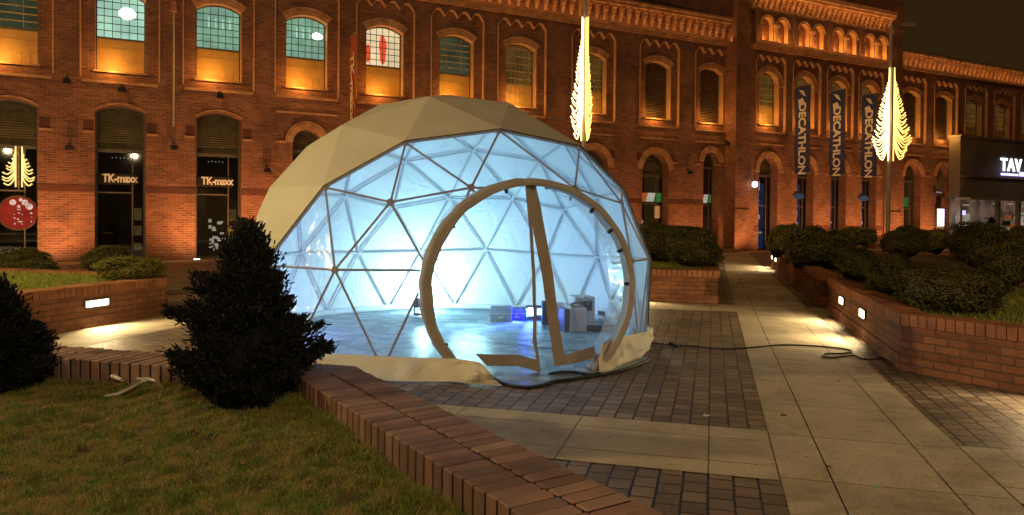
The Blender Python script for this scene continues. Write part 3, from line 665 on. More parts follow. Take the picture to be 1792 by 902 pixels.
lamp('sign_glow', 'AREA', FM @ Vector((sa+1.5, -1.5, za_+.2)), 3, (.7, .72, 1), size=3, sizey=.6, aim=(FM.to_3x3() @ Vector((0, 1, -.6))))

# banners
def banner(s0, z0, z1, y0, wd, label, cat, cloth, txt, txtmat, size, arrow=False, group=None):
    M = FM @ T((s0, y0, 0)) @ rotz(R(-90)); B = thing('wall_banner', label, cat, M, group)     # local x outward from the wall
    c_ = MB(); n_ = 14
    for i in range(n_):
        a, b_ = z0+(z1-z0)*i/n_, z0+(z1-z0)*(i+1)/n_; f0, f1 = .02*math.sin(i*1.1), .02*math.sin((i+1)*1.1)
        for x0, x1, e0, e1 in ((.08, wd*.5, 0, .012), (wd*.5, wd, .012, 0)):
            for off_ in (0, .006): c_.face([(x0, f0+e0+off_, a), (x1, f0+e1+off_, a), (x1, f1+e1+off_, b_), (x0, f1+e0+off_, b_)])
    c_.build('cloth', cloth, B, world=False)
    for z in (z0-.02, z1+.02): r_ = MB(); r_.tube([(0, 0, z), (wd+.12, 0, z)], .025, 8); r_.build('bracket', STEEL, B, world=False)
    if txt:
        h = size; text_mesh('lettering', txt, h, txtmat, T((wd*.52, -.035, 6.12 if arrow else (z0+z1)/2-.2)) @ Matrix.Rotation(R(90), 4, 'X') @ rotz(R(-90)), B, .004, .022, .98, sx=1.0)
    if arrow:
        l_ = MB(); zc = z1-.72; x = wd*.5
        l_.poly([(x-.22, zc+.55), (x+.12, zc+.45), (x+.28, zc+.1), (x+.05, zc+.22)], y=-.034); l_.poly([(x-.25, zc-.02), (x+.05, zc+.08), (x+.25, zc-.3), (x-.02, zc-.2), (x-.1, zc-.55), (x-.2, zc-.3)], y=-.034)
        l_.build('emblem', txtmat, B, world=False)
    return B
for s0, lb in ((31.22, 'navy banner with vertical white DECATHLON lettering, leftmost of the three on the tower'), (33.98, 'navy banner with vertical white DECATHLON lettering, middle one on the tower'), (36.68, 'navy banner with vertical white DECATHLON lettering, nearest the glowing tree light')):
    banner(s0, 4.25, 9.0, TY-.12, 1.12, lb, 'banner', NAVY, 'DECATHLON', WHT, .66, True, 'navy shop banners on the tower')
s0, z1 = fac(612, 66, .1); banner(s0, 5.2, z1, -.12, .95, 'narrow red brown banner with pale vertical letters between two lit windows', 'banner', REDB, 'TK-maxx', LETG, .72)

# small facade fittings
def floodlight(px, py, label, flip=0):
    s_, z_ = fac(px, py, .12); B = thing('wall_floodlight', label, 'floodlight', FM @ T((s_, -.12, z_)), 'small floodlights on the brick wall')
    b = MB(); b.box(-.05, .05, -.16, 0, .05, .10); b.tube([(0, -.12, .08), (0, -.2, .0)], .02, 6); b.build('arm', BLACK, B, world=False)
    b = MB(); b.box(-.13, .13, -.36, -.18, -.16, .0, taper=.03); b.build('housing', BLACK, B, world=False)
for px, py, lb in ((122, 255, 'small black floodlight on the brick pier left of the first shop window sign'), (304, 255, 'small black floodlight beside the drainpipe between the two shop windows'), (214, 155, 'tiny black fitting under the brightest upper window'), (384, 166, 'tiny black fitting above the second dark shop window'), (466, 295, 'small black floodlight on the wall just left of the dome'), (1202, 300, 'small black floodlight on the right pier beside the narrow arched window'), (118, 140, 'square dark fitting on the pier between the two leftmost upper windows'), (1268, 250, 'small dark fitting near the tower corner')):
    floodlight(px, py, lb)
s_, _ = fac(304, 100, .12); dp = thing('drainpipe', 'thin pale drainpipe down the brick pier between two shop windows', 'pipe', FM)
b = MB(); b.tube([(s_, -.2, 4.9), (s_, -.2, 9.1)], .035, 8); b.build('pipe', POLE, dp, world=False)
b = MB(); b.box(s_-.12, s_+.1, -.3, -.12, 9.1, 9.45, taper=.03); b.build('pipe_head', plain('pink_plastic', (.55, .2, .16), .6), dp, world=False)
# leftmost shop window: red glowing disc, and a gold tree reflection built as rope
s_, z_ = fac(31, 373, -.1); RS = thing('round_red_disc', 'round red glowing disc in the leftmost shop window', 'sign', FM)
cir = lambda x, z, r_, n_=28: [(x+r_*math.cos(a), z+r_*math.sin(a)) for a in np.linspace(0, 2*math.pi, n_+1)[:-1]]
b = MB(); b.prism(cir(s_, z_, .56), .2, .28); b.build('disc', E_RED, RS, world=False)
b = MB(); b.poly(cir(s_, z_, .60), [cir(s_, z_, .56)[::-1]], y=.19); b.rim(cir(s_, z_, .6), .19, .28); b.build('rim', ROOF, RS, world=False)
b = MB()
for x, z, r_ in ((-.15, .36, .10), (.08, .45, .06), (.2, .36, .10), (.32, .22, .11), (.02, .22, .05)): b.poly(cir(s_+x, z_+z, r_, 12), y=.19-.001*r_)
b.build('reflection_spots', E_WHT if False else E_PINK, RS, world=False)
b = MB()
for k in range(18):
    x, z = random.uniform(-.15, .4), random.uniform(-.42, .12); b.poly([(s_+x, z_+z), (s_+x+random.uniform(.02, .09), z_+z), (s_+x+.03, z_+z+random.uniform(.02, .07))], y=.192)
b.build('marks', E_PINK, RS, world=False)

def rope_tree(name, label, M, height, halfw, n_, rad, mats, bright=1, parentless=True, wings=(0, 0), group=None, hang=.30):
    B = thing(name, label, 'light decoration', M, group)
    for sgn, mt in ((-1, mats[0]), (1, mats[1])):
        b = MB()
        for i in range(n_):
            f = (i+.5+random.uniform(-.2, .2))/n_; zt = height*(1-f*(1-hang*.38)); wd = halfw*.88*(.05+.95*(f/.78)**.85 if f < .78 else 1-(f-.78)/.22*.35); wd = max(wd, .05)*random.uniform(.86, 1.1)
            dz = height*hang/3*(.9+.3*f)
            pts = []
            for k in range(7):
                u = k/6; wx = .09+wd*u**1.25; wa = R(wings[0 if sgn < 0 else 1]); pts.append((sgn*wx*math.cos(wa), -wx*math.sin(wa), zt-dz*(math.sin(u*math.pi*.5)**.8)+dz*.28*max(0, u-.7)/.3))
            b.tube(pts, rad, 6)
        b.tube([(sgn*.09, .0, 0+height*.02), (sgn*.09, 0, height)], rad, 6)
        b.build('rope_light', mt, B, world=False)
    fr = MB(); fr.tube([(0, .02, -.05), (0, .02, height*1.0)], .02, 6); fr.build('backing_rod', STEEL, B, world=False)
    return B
s_, z_ = fac(32, 328, -.1); rope_tree('tree_light_reflection', 'gold tree light reflection built as glowing rope in the leftmost shop window', FM @ T((s_, .22, z_-.02)), 1.42, .48, 9, .022, (E_ROPED, E_ROPED), hang=.75)

# ground uplights at the pier feet
up_s = [-6.65, fac(87, 464)[0], fac(345, 457)[0]-.05, 3.2, 6.45, 9.7, 12.9, 16.4, 20.3, 24.1]
uproot = None
for i, s_ in enumerate(up_s+[26.9, 28.5, 30.85, 33.6, 36.3, 38.8, 40.8, 44.0]):
    yy = -.55 if s_ < 26.95 else (TY-.7 if s_ < 40.3 else -.55)
    M = FM @ T((s_, yy, 0))
    vis = i in (1, 2, 10)
    if vis:
        B = thing('ground_uplight', {1: 'glowing ground uplight at the foot of the leftmost visible brick pier', 2: 'glowing ground uplight at the foot of the pier beside the dark conifer', 10: 'glowing ground uplight where the path meets the tower corner'}[i], 'uplight', M, 'uplights along the foot of the mill')
        b = MB(); b.tube([(0, 0, .005), (0, 0, .03)], .14, 16); b.build('ring', STEEL, B, world=False); b = MB(); b.tube([(0, 0, .031), (0, 0, .045)], .10, 16); b.build('lens', E_UP, B, world=False)
    e = 90 if s_ < 14 else (45 if s_ < 26.5 else (20 if s_ < 28 else 75))
    tgt = 0.0 if i not in (1, 2) else (-.5 if i == 2 else .4)
    lamp('uplight_beam', 'SPOT', FM @ Vector((s_+tgt*.4, yy-1.3, .12)), e*4.6, (1, .46, .17), .08, aim=FM.to_3x3() @ Vector((0, .75, 1)), spot=120, blend=1)  # beams at piers without a fixture are assumed
p = dep(1321, 323, 39); b = thing('door_lamp', 'bright white lamp hanging by the tower entrance', 'lamp', T(p)); mb = MB()
mb.tube([(0, 0, -.16), (0, 0, -.1), (0, 0, .1), (0, 0, .16)], [.06, .15, .15, .06], 12); mb.build('globe', E_SIGN, b, world=False); mb = MB(); mb.tube([(0, 0, .16), (0, 0, .5)], .02, 6); mb.build('stem', BLACK, b, world=False)
# assumed LED strips on the cornices, bare area lights
for s0, s1, y, z, e in ((-11, 27, -.50, 11.1, 75), (27.9, 39.1, TY-.75, 13.0, 40), (28.0, 39.1, TY-.95, 11.06, 40), (40.3, 62, -.50, 11.3, 50)):
    lamp('assumed_cornice_led', 'AREA', FM @ Vector(((s0+s1)/2, y, z)), e, (1, .48, .14), size=s1-s0, sizey=.04, aim=FM.to_3x3() @ Vector((0, .25, 1)))
    bpy.context.view_layer.update()
for o in [o for o in bpy.data.objects if o.name.startswith('assumed_cornice_led')]:
    zax = -(FM.to_3x3() @ Vector((0, .25, 1))).normalized(); xax = FM.to_3x3() @ Vector((1, 0, 0)); yax = zax.cross(xax).normalized(); l_ = o.location.copy()
    o.matrix_world = Matrix(((xax.x, yax.x, zax.x, l_.x), (xax.y, yax.y, zax.y, l_.y), (xax.z, yax.z, zax.z, l_.z), (0, 0, 0, 1)))

# ================================================================== lamp posts with tree lights
def post(px, Y, label, top, zb, zt, ang, lab2, halfw, wings):
    base = dep(px, 390, Y); base.z = 0
    B = thing('lamp_post', label, 'lamp post', T(base), 'tall posts carrying tree lights')
    b = MB(); b.tube([(0, 0, 0), (0, 0, .5), (0, 0, top)], [.13, .085, .06], 12); b.build('pole', POLE, B, world=False)
    b = MB(); b.tube([(0, 0, top-.1), (.6, .2, top+.1)], .03, 6); b.box(.5, 1.1, .1, .32, top+.05, top+.17, taper=.03); b.build('lamp_head', STEEL, B, world=False)
    b = MB(); b.tube([(0, 0, 0), (0, 0, .06)], .22, 12); b.build('base_plate', STEEL, B, world=False)
    rope_tree('tree_light', lab2, T(base+Vector((0, -.14, zb))) @ rotz(ang), zt-zb, halfw, 27, .022, (E_ROPEW, E_ROPE), hang=.62, wings=wings, group='tree shaped lights on the posts')
    lamp('tree_light_glow', 'POINT', base+Vector((0, -.6, (zb+zt)/2)), 30, (1, .7, .25), .5)
Y1 = 23.0; post(1020, Y1, 'tall pale post rising behind the dome beside an upper window', 8.6, dep(1018, 252, Y1).z, dep(1018, 32, Y1).z, R(-3), 'thin glowing golden tree light seen almost edge on above the dome', .66, (50, 72))
Y2 = 30.0; post(1554, Y2, 'tall pale post standing behind the round bushes near the navy banners', 9.6, dep(1555, 286, Y2).z, dep(1555, 120, Y2).z, R(-22), 'wide glowing golden tree light on the right hand post by the navy banners', .70, (12, 8))

# ================================================================== vegetation
def leafcloud(n_, radf, lsz, core_r, seed, mats=(0, 1), flat=0, squ=.8):
    r_ = np.random.default_rng(seed); b = MB()
    # lumpy core
    nu, nv = 20, 12; base = len(b.v)
    ph = r_.uniform(0, 6, 6)
    def lump(d): return 1+.13*math.sin(3*d[0]+ph[0]+2*d[2])+.12*math.sin(4*d[1]+ph[1]-d[0])+.09*math.sin(7*d[2]+5*d[0]+ph[2])+.05*math.sin(9*d[1]+6*d[2]+ph[3])
    for j in range(nv+1):
        th = math.pi*j/nv
        for i in range(nu):
            a = 2*math.pi*i/nu; d = (math.sin(th)*math.cos(a), math.sin(th)*math.sin(a), math.cos(th)); k = lump(d)*core_r
            b.v.append((d[0]*k, d[1]*k, d[2]*k))
    for j in range(nv):
        for i in range(nu): i2 = (i+1) % nu; b.f.append((base+j*nu+i, base+(j+1)*nu+i, base+(j+1)*nu+i2, base+j*nu+i2)); b.m.append(1)
    for k in range(n_):
        d = r_.normal(size=3); d /= np.linalg.norm(d)
        if d[2] < -.55: d[2] *= -1
        rr = lump(d)*(core_r+(1-core_r)*r_.uniform(.2, 1)**.7) +(.16*r_.random() if r_.random() < .10 else 0)
        p = d*rr; a = r_.normal(size=3); a = a-d*a.dot(d)*.5; a /= np.linalg.norm(a); c_ = np.cross(d+r_.normal(size=3)*.6, a); c_ /= np.linalg.norm(c_); s0 = lsz*r_.uniform(.6, 1.3)
        b.face([p-a*s0, p+c_*s0*.5, p+a*s0, p-c_*s0*.5], 0)
    return b
bush_meshes = {}
def bush_mesh(kind, seed, n_, lsz):
    key = (kind, seed, n_)
    if key not in bush_meshes:
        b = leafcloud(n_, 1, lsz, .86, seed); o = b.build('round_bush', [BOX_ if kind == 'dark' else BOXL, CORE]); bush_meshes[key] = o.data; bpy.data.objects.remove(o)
    return bush_meshes[key]
def bush(cx, cy, w_, h_, Y, label, kind='dark', near=False, grp='round clipped bushes in the planters', seed=None):
    p = dep(cx, cy, Y); rx = w_/2/1290*Y; rz = h_/2/1290*Y
    me = bush_mesh(kind, (seed if seed is not None else random.choice((1, 2, 3))), 9000 if near else 3500, .045 if near else .075)
    o = bpy.data.objects.new('round_bush', me); COL.objects.link(o); o.location = p; o.scale = (rx*.88, rx*.86, rz*.97); o.rotation_euler = (0, 0, random.uniform(0, 6)); tag(o, label, 'bush', grp); MW[o.name] = Matrix()
bush(1670, 514, 188, 88, 8.9, 'largest dark clipped bush above the corner of the near right planter', near=True, seed=1)
bush(1562, 484, 104, 72, 10.7, 'dark clipped bush second from the front along the right planter edge', near=True, seed=2)
bush(1502, 466, 84, 60, 12.6, 'smaller dark clipped bush over the two glowing wall lights', near=True, seed=3)
bush(1765, 468, 122, 78, 10.6, 'clipped bush at the right edge of frame above the lit grass', near=True, seed=3)
bush(1722, 436, 130, 88, 13.5, 'large dark clipped bush behind the front row on the right', near=True, seed=2)
bush(1438, 438, 132, 84, 17.0, 'broad dark bush at the bend of the path by the recess', near=True, seed=1)
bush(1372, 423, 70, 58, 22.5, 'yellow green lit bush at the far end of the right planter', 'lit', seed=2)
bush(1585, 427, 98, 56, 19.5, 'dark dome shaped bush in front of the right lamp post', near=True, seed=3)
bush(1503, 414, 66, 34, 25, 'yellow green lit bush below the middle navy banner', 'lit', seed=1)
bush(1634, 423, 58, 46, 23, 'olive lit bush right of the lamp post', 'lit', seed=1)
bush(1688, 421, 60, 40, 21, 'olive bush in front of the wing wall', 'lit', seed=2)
bush(1783, 420, 60, 44, 17, 'olive bush at the right edge below the pavilion glazing', 'dark', seed=3)
bush(1213, 439, 118, 70, 16.2, 'dark clipped bush at the corner of the planter right of the dome', near=True, seed=2)
bush(1150, 426, 78, 78, 17.8, 'dark green bush directly behind the right flank of the dome', near=True, seed=1)
bush(1196, 412, 110, 30, 20, 'low hedge like bush behind the clipped corner bush', 'dark', seed=3)
bush(221, 473, 122, 50, 12.1, 'lit green clipped bush on the corner of the left planter', 'lit', near=True, seed=1)
bush(186, 456, 92, 50, 14.2, 'darker clipped bush behind the corner bush of the left planter', near=True, seed=2)
bush(40, 461, 110, 44, 15.5, 'low dark bush below the round red disc', near=True, seed=3)
bush(68, 468, 66, 30, 14.6, 'small dark bush beside the leftmost ground uplight', near=True, seed=1)

def conifer(base, h, rw, label, seed, lean=0):
    B = thing('conifer_shrub', label, 'conifer', T(base)); r_ = np.random.default_rng(seed)
    b = MB(); b.tube([(0, 0, -.1), (0, 0, h*.5), (lean, 0, h*.95)], [.06, .04, .01], 8); b.build('trunk', WOOD, B, world=False)
    b = MB()
    nb = 190
    PF = [0, .12, .2, .33, .45, .59, .7, .78, .88, 1]; PW = [.78, .94, .92, .84, .70, .54, .38, .29, .18, .04]
    zc = [(x_, y_*.98) for x_, y_ in zip(PF, PW)]
    for (f0, w0), (f1, w1) in zip(zc, zc[1:]):
        for k in range(18):
            a0, a1 = k*math.pi/9, (k+1)*math.pi/9
            def cpt(f, w_, a): q_ = rw*.66*w_*(1+.2*math.sin(3*a+9*f+seed)+.16*math.sin(5*a-14*f)); return (lean*f+q_*math.cos(a), q_*math.sin(a), h*f)
            b.face([cpt(f0, w0, a0), cpt(f0, w0, a1), cpt(f1, w1, a1), cpt(f1, w1, a0)], 2)
    for i in range(nb):
        f = (i/nb)**1.05; z = .02+h*.93*f; a = i*2.399+r_.uniform(-.4, .4)
        rad = rw*float(np.interp(f, PF, PW))*(1+.20*math.sin(3*a+9*f+seed)+.20*math.sin(5*a-23*f)+.10*math.sin(31*f))*r_.uniform(.66, 1.15); rad = min(rad, rw*1.12)
        tip = Vector((lean*f+rad*math.cos(a), rad*math.sin(a), z+.06+.10*r_.random())); root = Vector((lean*f, 0, z-.06))
        b.tube([root, (root+tip)/2+Vector((0, 0, -.02)), tip], [.012, .008, .003], 4)
        nl = int(260*(.35+rad/rw))
        for k in range(nl):
            u = r_.uniform(.25, 1.05)**.7; c_ = root.lerp(tip, u); spread = .075*(1.15-u)+.018
            p = np.array(c_)+r_.normal(size=3)*spread*np.array([1, 1, .6])
            d = np.array(tip-root); d /= np.linalg.norm(d); d = d+r_.normal(size=3)*.55+np.array([0, 0, .35]); d /= np.linalg.norm(d); s_ = np.cross(d, r_.normal(size=3)); s_ /= np.linalg.norm(s_); L_ = r_.uniform(.022, .05)
            b.face([p-s_*.008, p+s_*.008, p+d*L_+s_*.005, p+d*L_-s_*.005], 1)
    b.build('crown', [WOOD, CONI, COREC], B, world=False)
cb_ = dep(432, 700, 5.72); cb_.z = .20
conifer(cb_, 1.34, .53, 'dark ragged conifer shrub in front of the dome on the left', 5)
cb_ = dep(0, 640, 6.0); cb_.z = .22; cb_.x -= .05
conifer(cb_, .80, .42, 'dark low conifer at the left edge of the frame', 9)
# fresh pine in front of pavilion
p = FM @ Vector((fac(1735, 400, 5)[0], -5, 0)); conifer(p, 1.9, .7, 'small green fir in front of the pavilion windows', 12)

# ================================================================== planters
def offset_line(a, b, d): 
    v = (b-a).normalized(); n_ = Vector((v.y, -v.x, 0)); return a+n_*d, b+n_*d
def planter(label, pts, h, lights=(), closed=False, fill=None, cope_w=.30, capz=.13, hide_from=None, grp='brick planters around the square'):
    """pts: outer wall line, ground plan, going round so that the outside is on the right hand"""
    c0 = pts[0]; B = thing('brick_planter', label, 'planter', T((c0.x, c0.y, 0)), grp)
    wl_ = MB(); base = MB(); n_ = len(pts)
    segs = [(pts[i], pts[(i+1) % n_]) for i in range(n_ if closed else n_-1)]
    inner = []
    for a, b_ in segs:
        v = (b_-a).normalized(); nrm = Vector((v.y, -v.x, 0)); t_ = .24; ang = math.atan2(v.y, v.x); M = T(a) @ rotz(ang); ln = (b_-a).length
        wl_.box(0, ln, 0, t_, 0, h-capz, M=M)
        wl_.box(-.0, ln, -.018, -.0005, 0, .17, M=M)                # projecting plinth course
        wl_.box(-.0, ln, -.012, -.0005, h-capz-.045, h-capz-.002, M=M)
    wl_.build('wall', PBR, B)
    cp_ = MB()
    for a, b_ in segs:
        v = (b_-a).normalized(); ang = math.atan2(v.y, v.x); M = T(a) @ rotz(ang); ln = (b_-a).length; k = max(1, int(ln/.098)); stp = ln/k
        cp_.box(.01, ln-.01, .01, cope_w-.03, h-capz+.002, h-.012, M=M, m=1)
        for i in range(k):
            j = random.uniform(-.003, .003); cp_.bbox(i*stp+.005, (i+1)*stp-.005, -.03+j, cope_w+j, h-capz, h+random.uniform(-.003, .002), .006, M)
    cp_.build('coping', [COPE2, MORT], B)
    for (i, t0, z0, wd, hh) in lights:
        a, b_ = segs[i]; v = (b_-a).normalized(); ang = math.atan2(v.y, v.x); M = T(a) @ rotz(ang); ln = (b_-a).length; x = t0*ln
        f_ = MB(); f_.box(x-wd/2-.02, x+wd/2+.02, -.028, -.019, z0-hh/2-.02, z0+hh/2+.02, M=M); fr_ = f_.build('wall_light', FRAME, B)
        f_ = MB(); f_.box(x-wd/2, x+wd/2, -.036, -.0285, z0-hh/2, z0+hh/2, M=M); f_.build('lens', E_WALL, fr_)
        p = M @ Vector((x, -.10, z0+.02)); lamp('wall_light_beam', 'SPOT', p, 75, (1, .74, .38), .08, aim=(rotz(ang).to_3x3() @ Vector((0, -1, -.42))), spot=165, blend=.6)
    return B
def PQ(*a): return [pq(*x) for x in a]
# left planter: face towards the path, chamfered corner
planter('brick planter on the left with one long glowing wall light', PQ((-8.72, 3.0), (-8.72, 10.25), (-9.3, 10.95), (-14.5, 10.95)), .62, [(0, 0, 0, .01, .01)][:0]+[(0, (8.83-3)/7.25, .35, .40, .085), (0, .3, .35, .40, .085)])
planter('brick planter between the dome and the slab path', PQ((-6.5, 15.05), (.12, 15.05), (.12, 21.5), (-.5, 22.2), (-6.5, 22.2)), .65, [(0, .74, .30, .30, .08)])  # wall light assumed, hidden behind the dome
planter('large brick planter at the right with two glowing wall lights', PQ((8, 14.8), (2.6, 14.8), (2.04, 14.25), (2.04, 9.01), (7.5, 3.55)), .63, [(2, .277, .37, .30, .10), (2, .60, .37, .30, .10), (3, .22, .30, .3, .1)])  # last wall light assumed, just out of view
planter('farther brick planter along the right side of the path', PQ((8, 29), (3, 29), (2.06, 28.2), (2.06, 15.5), (8, 15.5)), .62, [(2, .07, .35, .34, .10), (2, .19, .35, .34, .10)])
# soil and lawns inside the planters
def lawnpatch(name, pts, z, label, n_, mat=GRASS, bl=.05, region=None):
    b = MB(); b.extr([(p.x, p.y) for p in pts], z-.03, z); o = b.build(name, LAWN); tag(o, label, 'grass', kind='stuff')
lawnpatch('grass_bed', PQ((-8.98, 3), (-8.98, 10.2), (-9.5, 10.7), (-14.5, 10.7), (-14.5, 3)), .56, 'bright lit green lawn in the left brick planter', 0)
lawnpatch('grass_bed', PQ((-6.5, 15.3), (-.14, 15.3), (-.14, 21.4), (-.6, 21.9), (-6.5, 21.9)), .60, 'small green lawn behind the right flank of the dome', 0)
lawnpatch('grass_bed', PQ((8, 3.6), (2.3, 9.2), (2.3, 14.2), (2.7, 14.5), (8, 14.5)), .57, 'dim lawn under the round bushes of the near right planter', 0)
lawnpatch('grass_bed', PQ((8, 15.8), (2.32, 15.8), (2.32, 24.4), (2.8, 26.0), (3.6, 26.9), (8, 26.9)), .56, 'dim lawn in the farther right planter', 0)
def blades(pts, n_, hgt, wd, name, label, col=GRASS, zfun=None, clump=True):
    n_ = len(pts); a = rng.uniform(0, 2*np.pi, n_); hh = hgt*rng.uniform(.5, 1.25, n_); lean = rng.normal(0, .5, (n_, 2))*hh[:, None]
    d = np.stack([np.cos(a), np.sin(a), np.zeros(n_)], 1)*wd*rng.uniform(.6, 1.3, n_)[:, None]
    tip = pts+np.concatenate([lean, hh[:, None]], 1)
    V = np.stack([pts-d, pts+d, tip], 1).reshape(-1, 3)
    me = bpy.data.meshes.new(name); me.vertices.add(3*n_); me.vertices.foreach_set('co', V.ravel()); me.loops.add(3*n_); me.loops.foreach_set('vertex_index', np.arange(3*n_)); me.polygons.add(n_); me.polygons.foreach_set('loop_start', np.arange(n_)*3); me.polygons.foreach_set('loop_total', np.full(n_, 3)); me.update(calc_edges=True); me.materials.append(col)
    o = bpy.data.objects.new(name, me); COL.objects.link(o); tag(o, label, 'grass', kind='stuff'); return o
def inside_pq(n_, p0, p1, q0, q1, z):
    p = rng.uniform(p0, p1, n_); q = rng.uniform(q0, q1, n_); return np.stack([P1.x*p+E1.x*q, P1.y*p+E1.y*q, np.full(n_, z)], 1)
GRASSL = leafmat('fresh_grass_blades', [(.24, .30, .05), (.34, .40, .07), (.28, .36, .06)], .7, 2)
blades(inside_pq(26000, -12.5, -9.0, 5.0, 10.6, .555), 0, .07, .006, 'grass', 'short lit grass blades in the left planter', GRASSL)
blades(inside_pq(14000, 2.35, 6.0, 6.8, 12.5, .565) if False else np.array([x for x in inside_pq(26000, 2.35, 7.0, 5.5, 13.5, .565) if (x@np.array(P1)+x@np.array(E1)) > 11.5]), 0, .07, .006, 'grass', 'short grass blades in the near right planter', GRASSL)
blades(inside_pq(8000, -3.0, -.2, 15.35, 18.5, .595), 0, .07, .007, 'grass', 'short grass blades behind the right flank of the dome', GRASSL)

# foreground planter wall, built brick by brick
ci = pq(-3.15, 5.13); co = pq(-2.87, 5.62)
dg = (pq(-.876, 3.086)-pq(-2.53, 4.57)).normalized(); nr = Vector((-dg.y, dg.x, 0))     # nr points to the pavement side
FW = thing('brick_planter', 'foreground brick planter wall with two rows of header bricks on top', 'planter', T((ci.x, ci.y, 0)), 'brick planters around the square')
zt = .40
b = MB(); M = T(ci) @ rotz(math.atan2(dg.y, dg.x)); W_ = .535
ln = 7.0; 
def coping(b, M, ln, start, W_, flip=1):
    k = 0; x = start; pitch_ = .1035; half = W_/2
    while x < ln:
        for r0, r1 in ((.003, half-.009), (half+.009, W_-.003)):
            j = random.uniform(-.003, .003); zz = zt+random.uniform(-.004, .003)
            b.bbox(x+.0095+random.uniform(0, .0015), x+pitch_-.0095, (r0+j)*flip if flip > 0 else -(r1+j), (r1+j) if flip > 0 else -(r0+j), zt-.19, zz, .007, M, random.choice((0, 0, 2, 3)))
        x += pitch_
coping(b, M, ln, .0, W_)
b.box(0, ln, .012, W_-.012, .05, zt-.011, M=M, m=1)
M2 = T(ci) @ rotz(math.atan2(-P1.y, -P1.x))
coping(b, M2, 4.6, .02, W_*.93, flip=-1)
b.box(0.01, 4.6, -W_*.93+.012, -.012, .05, zt-.011, M=M2, m=1)
# mitred corner bricks
A_ = M @ Vector((0, W_, 0)); B_ = M2 @ Vector((.02, -W_*.93, 0))
b.extr([(ci.x, ci.y), (A_.x, A_.y), (co.x, co.y), (B_.x, B_.y)], zt-.19, zt-.006)
b.build('coping', [COPE, MORT, COPEB, COPEC], FW)
b = MB(); b.box(0, ln, .02, W_-.02, 0, zt-.195, M=M); b.box(0, 4.6, -W_*.93+.02, -.02, 0, zt-.195, M=M2); b.build('wall', PBR, FW)
# foreground lawn
def lawn_z(x, y): return .225+.018*math.sin(2.3*x+1)*math.cos(1.9*y)+.012*math.sin(6.1*x+2*y)+.008*math.sin(13*y+5*x)+.010*math.sin(19*x+4)*math.sin(17*y-6*x)+.007*math.sin(31*x-11*y)
cn = M @ Vector((ln, 0, 0)); l0 = M2 @ Vector((4.6, 0, 0))
def inlawn(x, y):
    v = Vector((x, y, 0)); a = (v-ci).dot(nr); q = v.dot(E1); return a < -.004 and q < 5.126
b = MB(); st_ = .08; xs = np.arange(-5.6, 3.2, st_); ys = np.arange(-1.5, 6.8, st_)
for x in xs:
    for y in ys:
        if inlawn(x+st_/2-.05, y+st_/2-.05) or inlawn(x, y): b.face([(x, y, lawn_z(x, y)), (x+st_, y, lawn_z(x+st_, y)), (x+st_, y+st_, lawn_z(x+st_, y+st_)), (x, y+st_, lawn_z(x, y+st_))])
# keep the sheet below the coping where it laps the wall
tag(b.build('lawn_ground', LAWN), kind='structure')
pts = []
while len(pts) < 150000:
    y = 3.0+3.6*random.random()**1.3; x = random.uniform(-.76*y-.1, .25)
    if inlawn(x, y):
        cl = math.sin(5.3*x+1.7*y)*math.sin(4.1*y-2.2*x)+.6*math.sin(11*x+3)*math.sin(9*y)
        pz = math.sin(8.7*x+3.1*y+1)*math.sin(7.9*y-4.2*x)+.7*math.sin(17*x-6*y)*math.sin(14*y+3)
        if pz > -1.15+random.random()*.75: pts.append((x, y, lawn_z(x, y)-.004))
blades(np.array(pts), 0, .032, .0030, 'grass', 'patchy green and brown grass of the foreground lawn')
pts = []
for k in range(140):       # weedy tufts along the wall foot
    u = random.uniform(0, 3.2); d0 = abs(random.gauss(0, .13))+.02; c_ = ci+dg*u-nr*d0
    for j in range(random.randint(20, 70)): x, y = c_.x+random.gauss(0, .025), c_.y+random.gauss(0, .025); pts.append((x, y, lawn_z(x, y)))
for k in range(170):
    y = random.uniform(3.2, 5.6); x = random.uniform(-.7*y, .1)
    if not inlawn(x, y): continue
    for j in range(random.randint(15, 50)): xx, yy = x+random.gauss(0, .02), y+random.gauss(0, .02); pts.append((xx, yy, lawn_z(xx, yy)))
pts = [p for p in pts if inlawn(p[0], p[1])]
blades(np.array(pts), 0, .055, .0045, 'weed_tufts', 'taller weedy tufts along the foot of the foreground wall', leafmat('weed_blades', [(.12, .17, .03), (.22, .24, .05), (.14, .19, .035)], .7, 3))
# ribbon litter
rb = MB(); pl = [gnd(184, 693, .25), gnd(205, 690, .26), gnd(228, 680, .27), gnd(243, 671, .28), gnd(258, 664, .29), gnd(272, 667, .28)]
rb.tube(pl, [.008, .013, .015, .015, .02, .01], 6); rb.tube([gnd(188, 656, .26), gnd(200, 660, .28), gnd(214, 666, .27)], [.01, .022, .012], 6); rb.tube([gnd(234, 662, .27), gnd(250, 664, .28), gnd(262, 663, .27)], .012, 6)
tag(rb.build('plastic_ribbon', LITTER, smooth=True), 'crumpled white plastic ribbon lying on the lawn by the low wall', 'litter')
for px, py, lb, mt, s_ in ((1237, 729, 'white paper scrap on the dark setts near the band corner', LITTER, .035), (1537, 855, 'small pale green scrap on the slab path', plain('green_scrap', (.2, .5, .3), .5), .02), (1372, 728, 'dead brown leaf on the slab path', WOOD, .03)):
    p = gnd(px, py, .006); b = MB(); b.face([(p.x-s_, p.y, .009), (p.x+s_*.2, p.y-s_*.6, .012), (p.x+s_, p.y+.2*s_, .02), (p.x+.1*s_, p.y+s_*.7, .012)]); b.face([(p.x-s_, p.y, .009), (p.x+.1*s_, p.y+s_*.7, .012), (p.x-.4*s_, p.y+s_*.9, .02)])
    tag(b.build('scrap', mt), lb, 'litter')
leaf0 = None
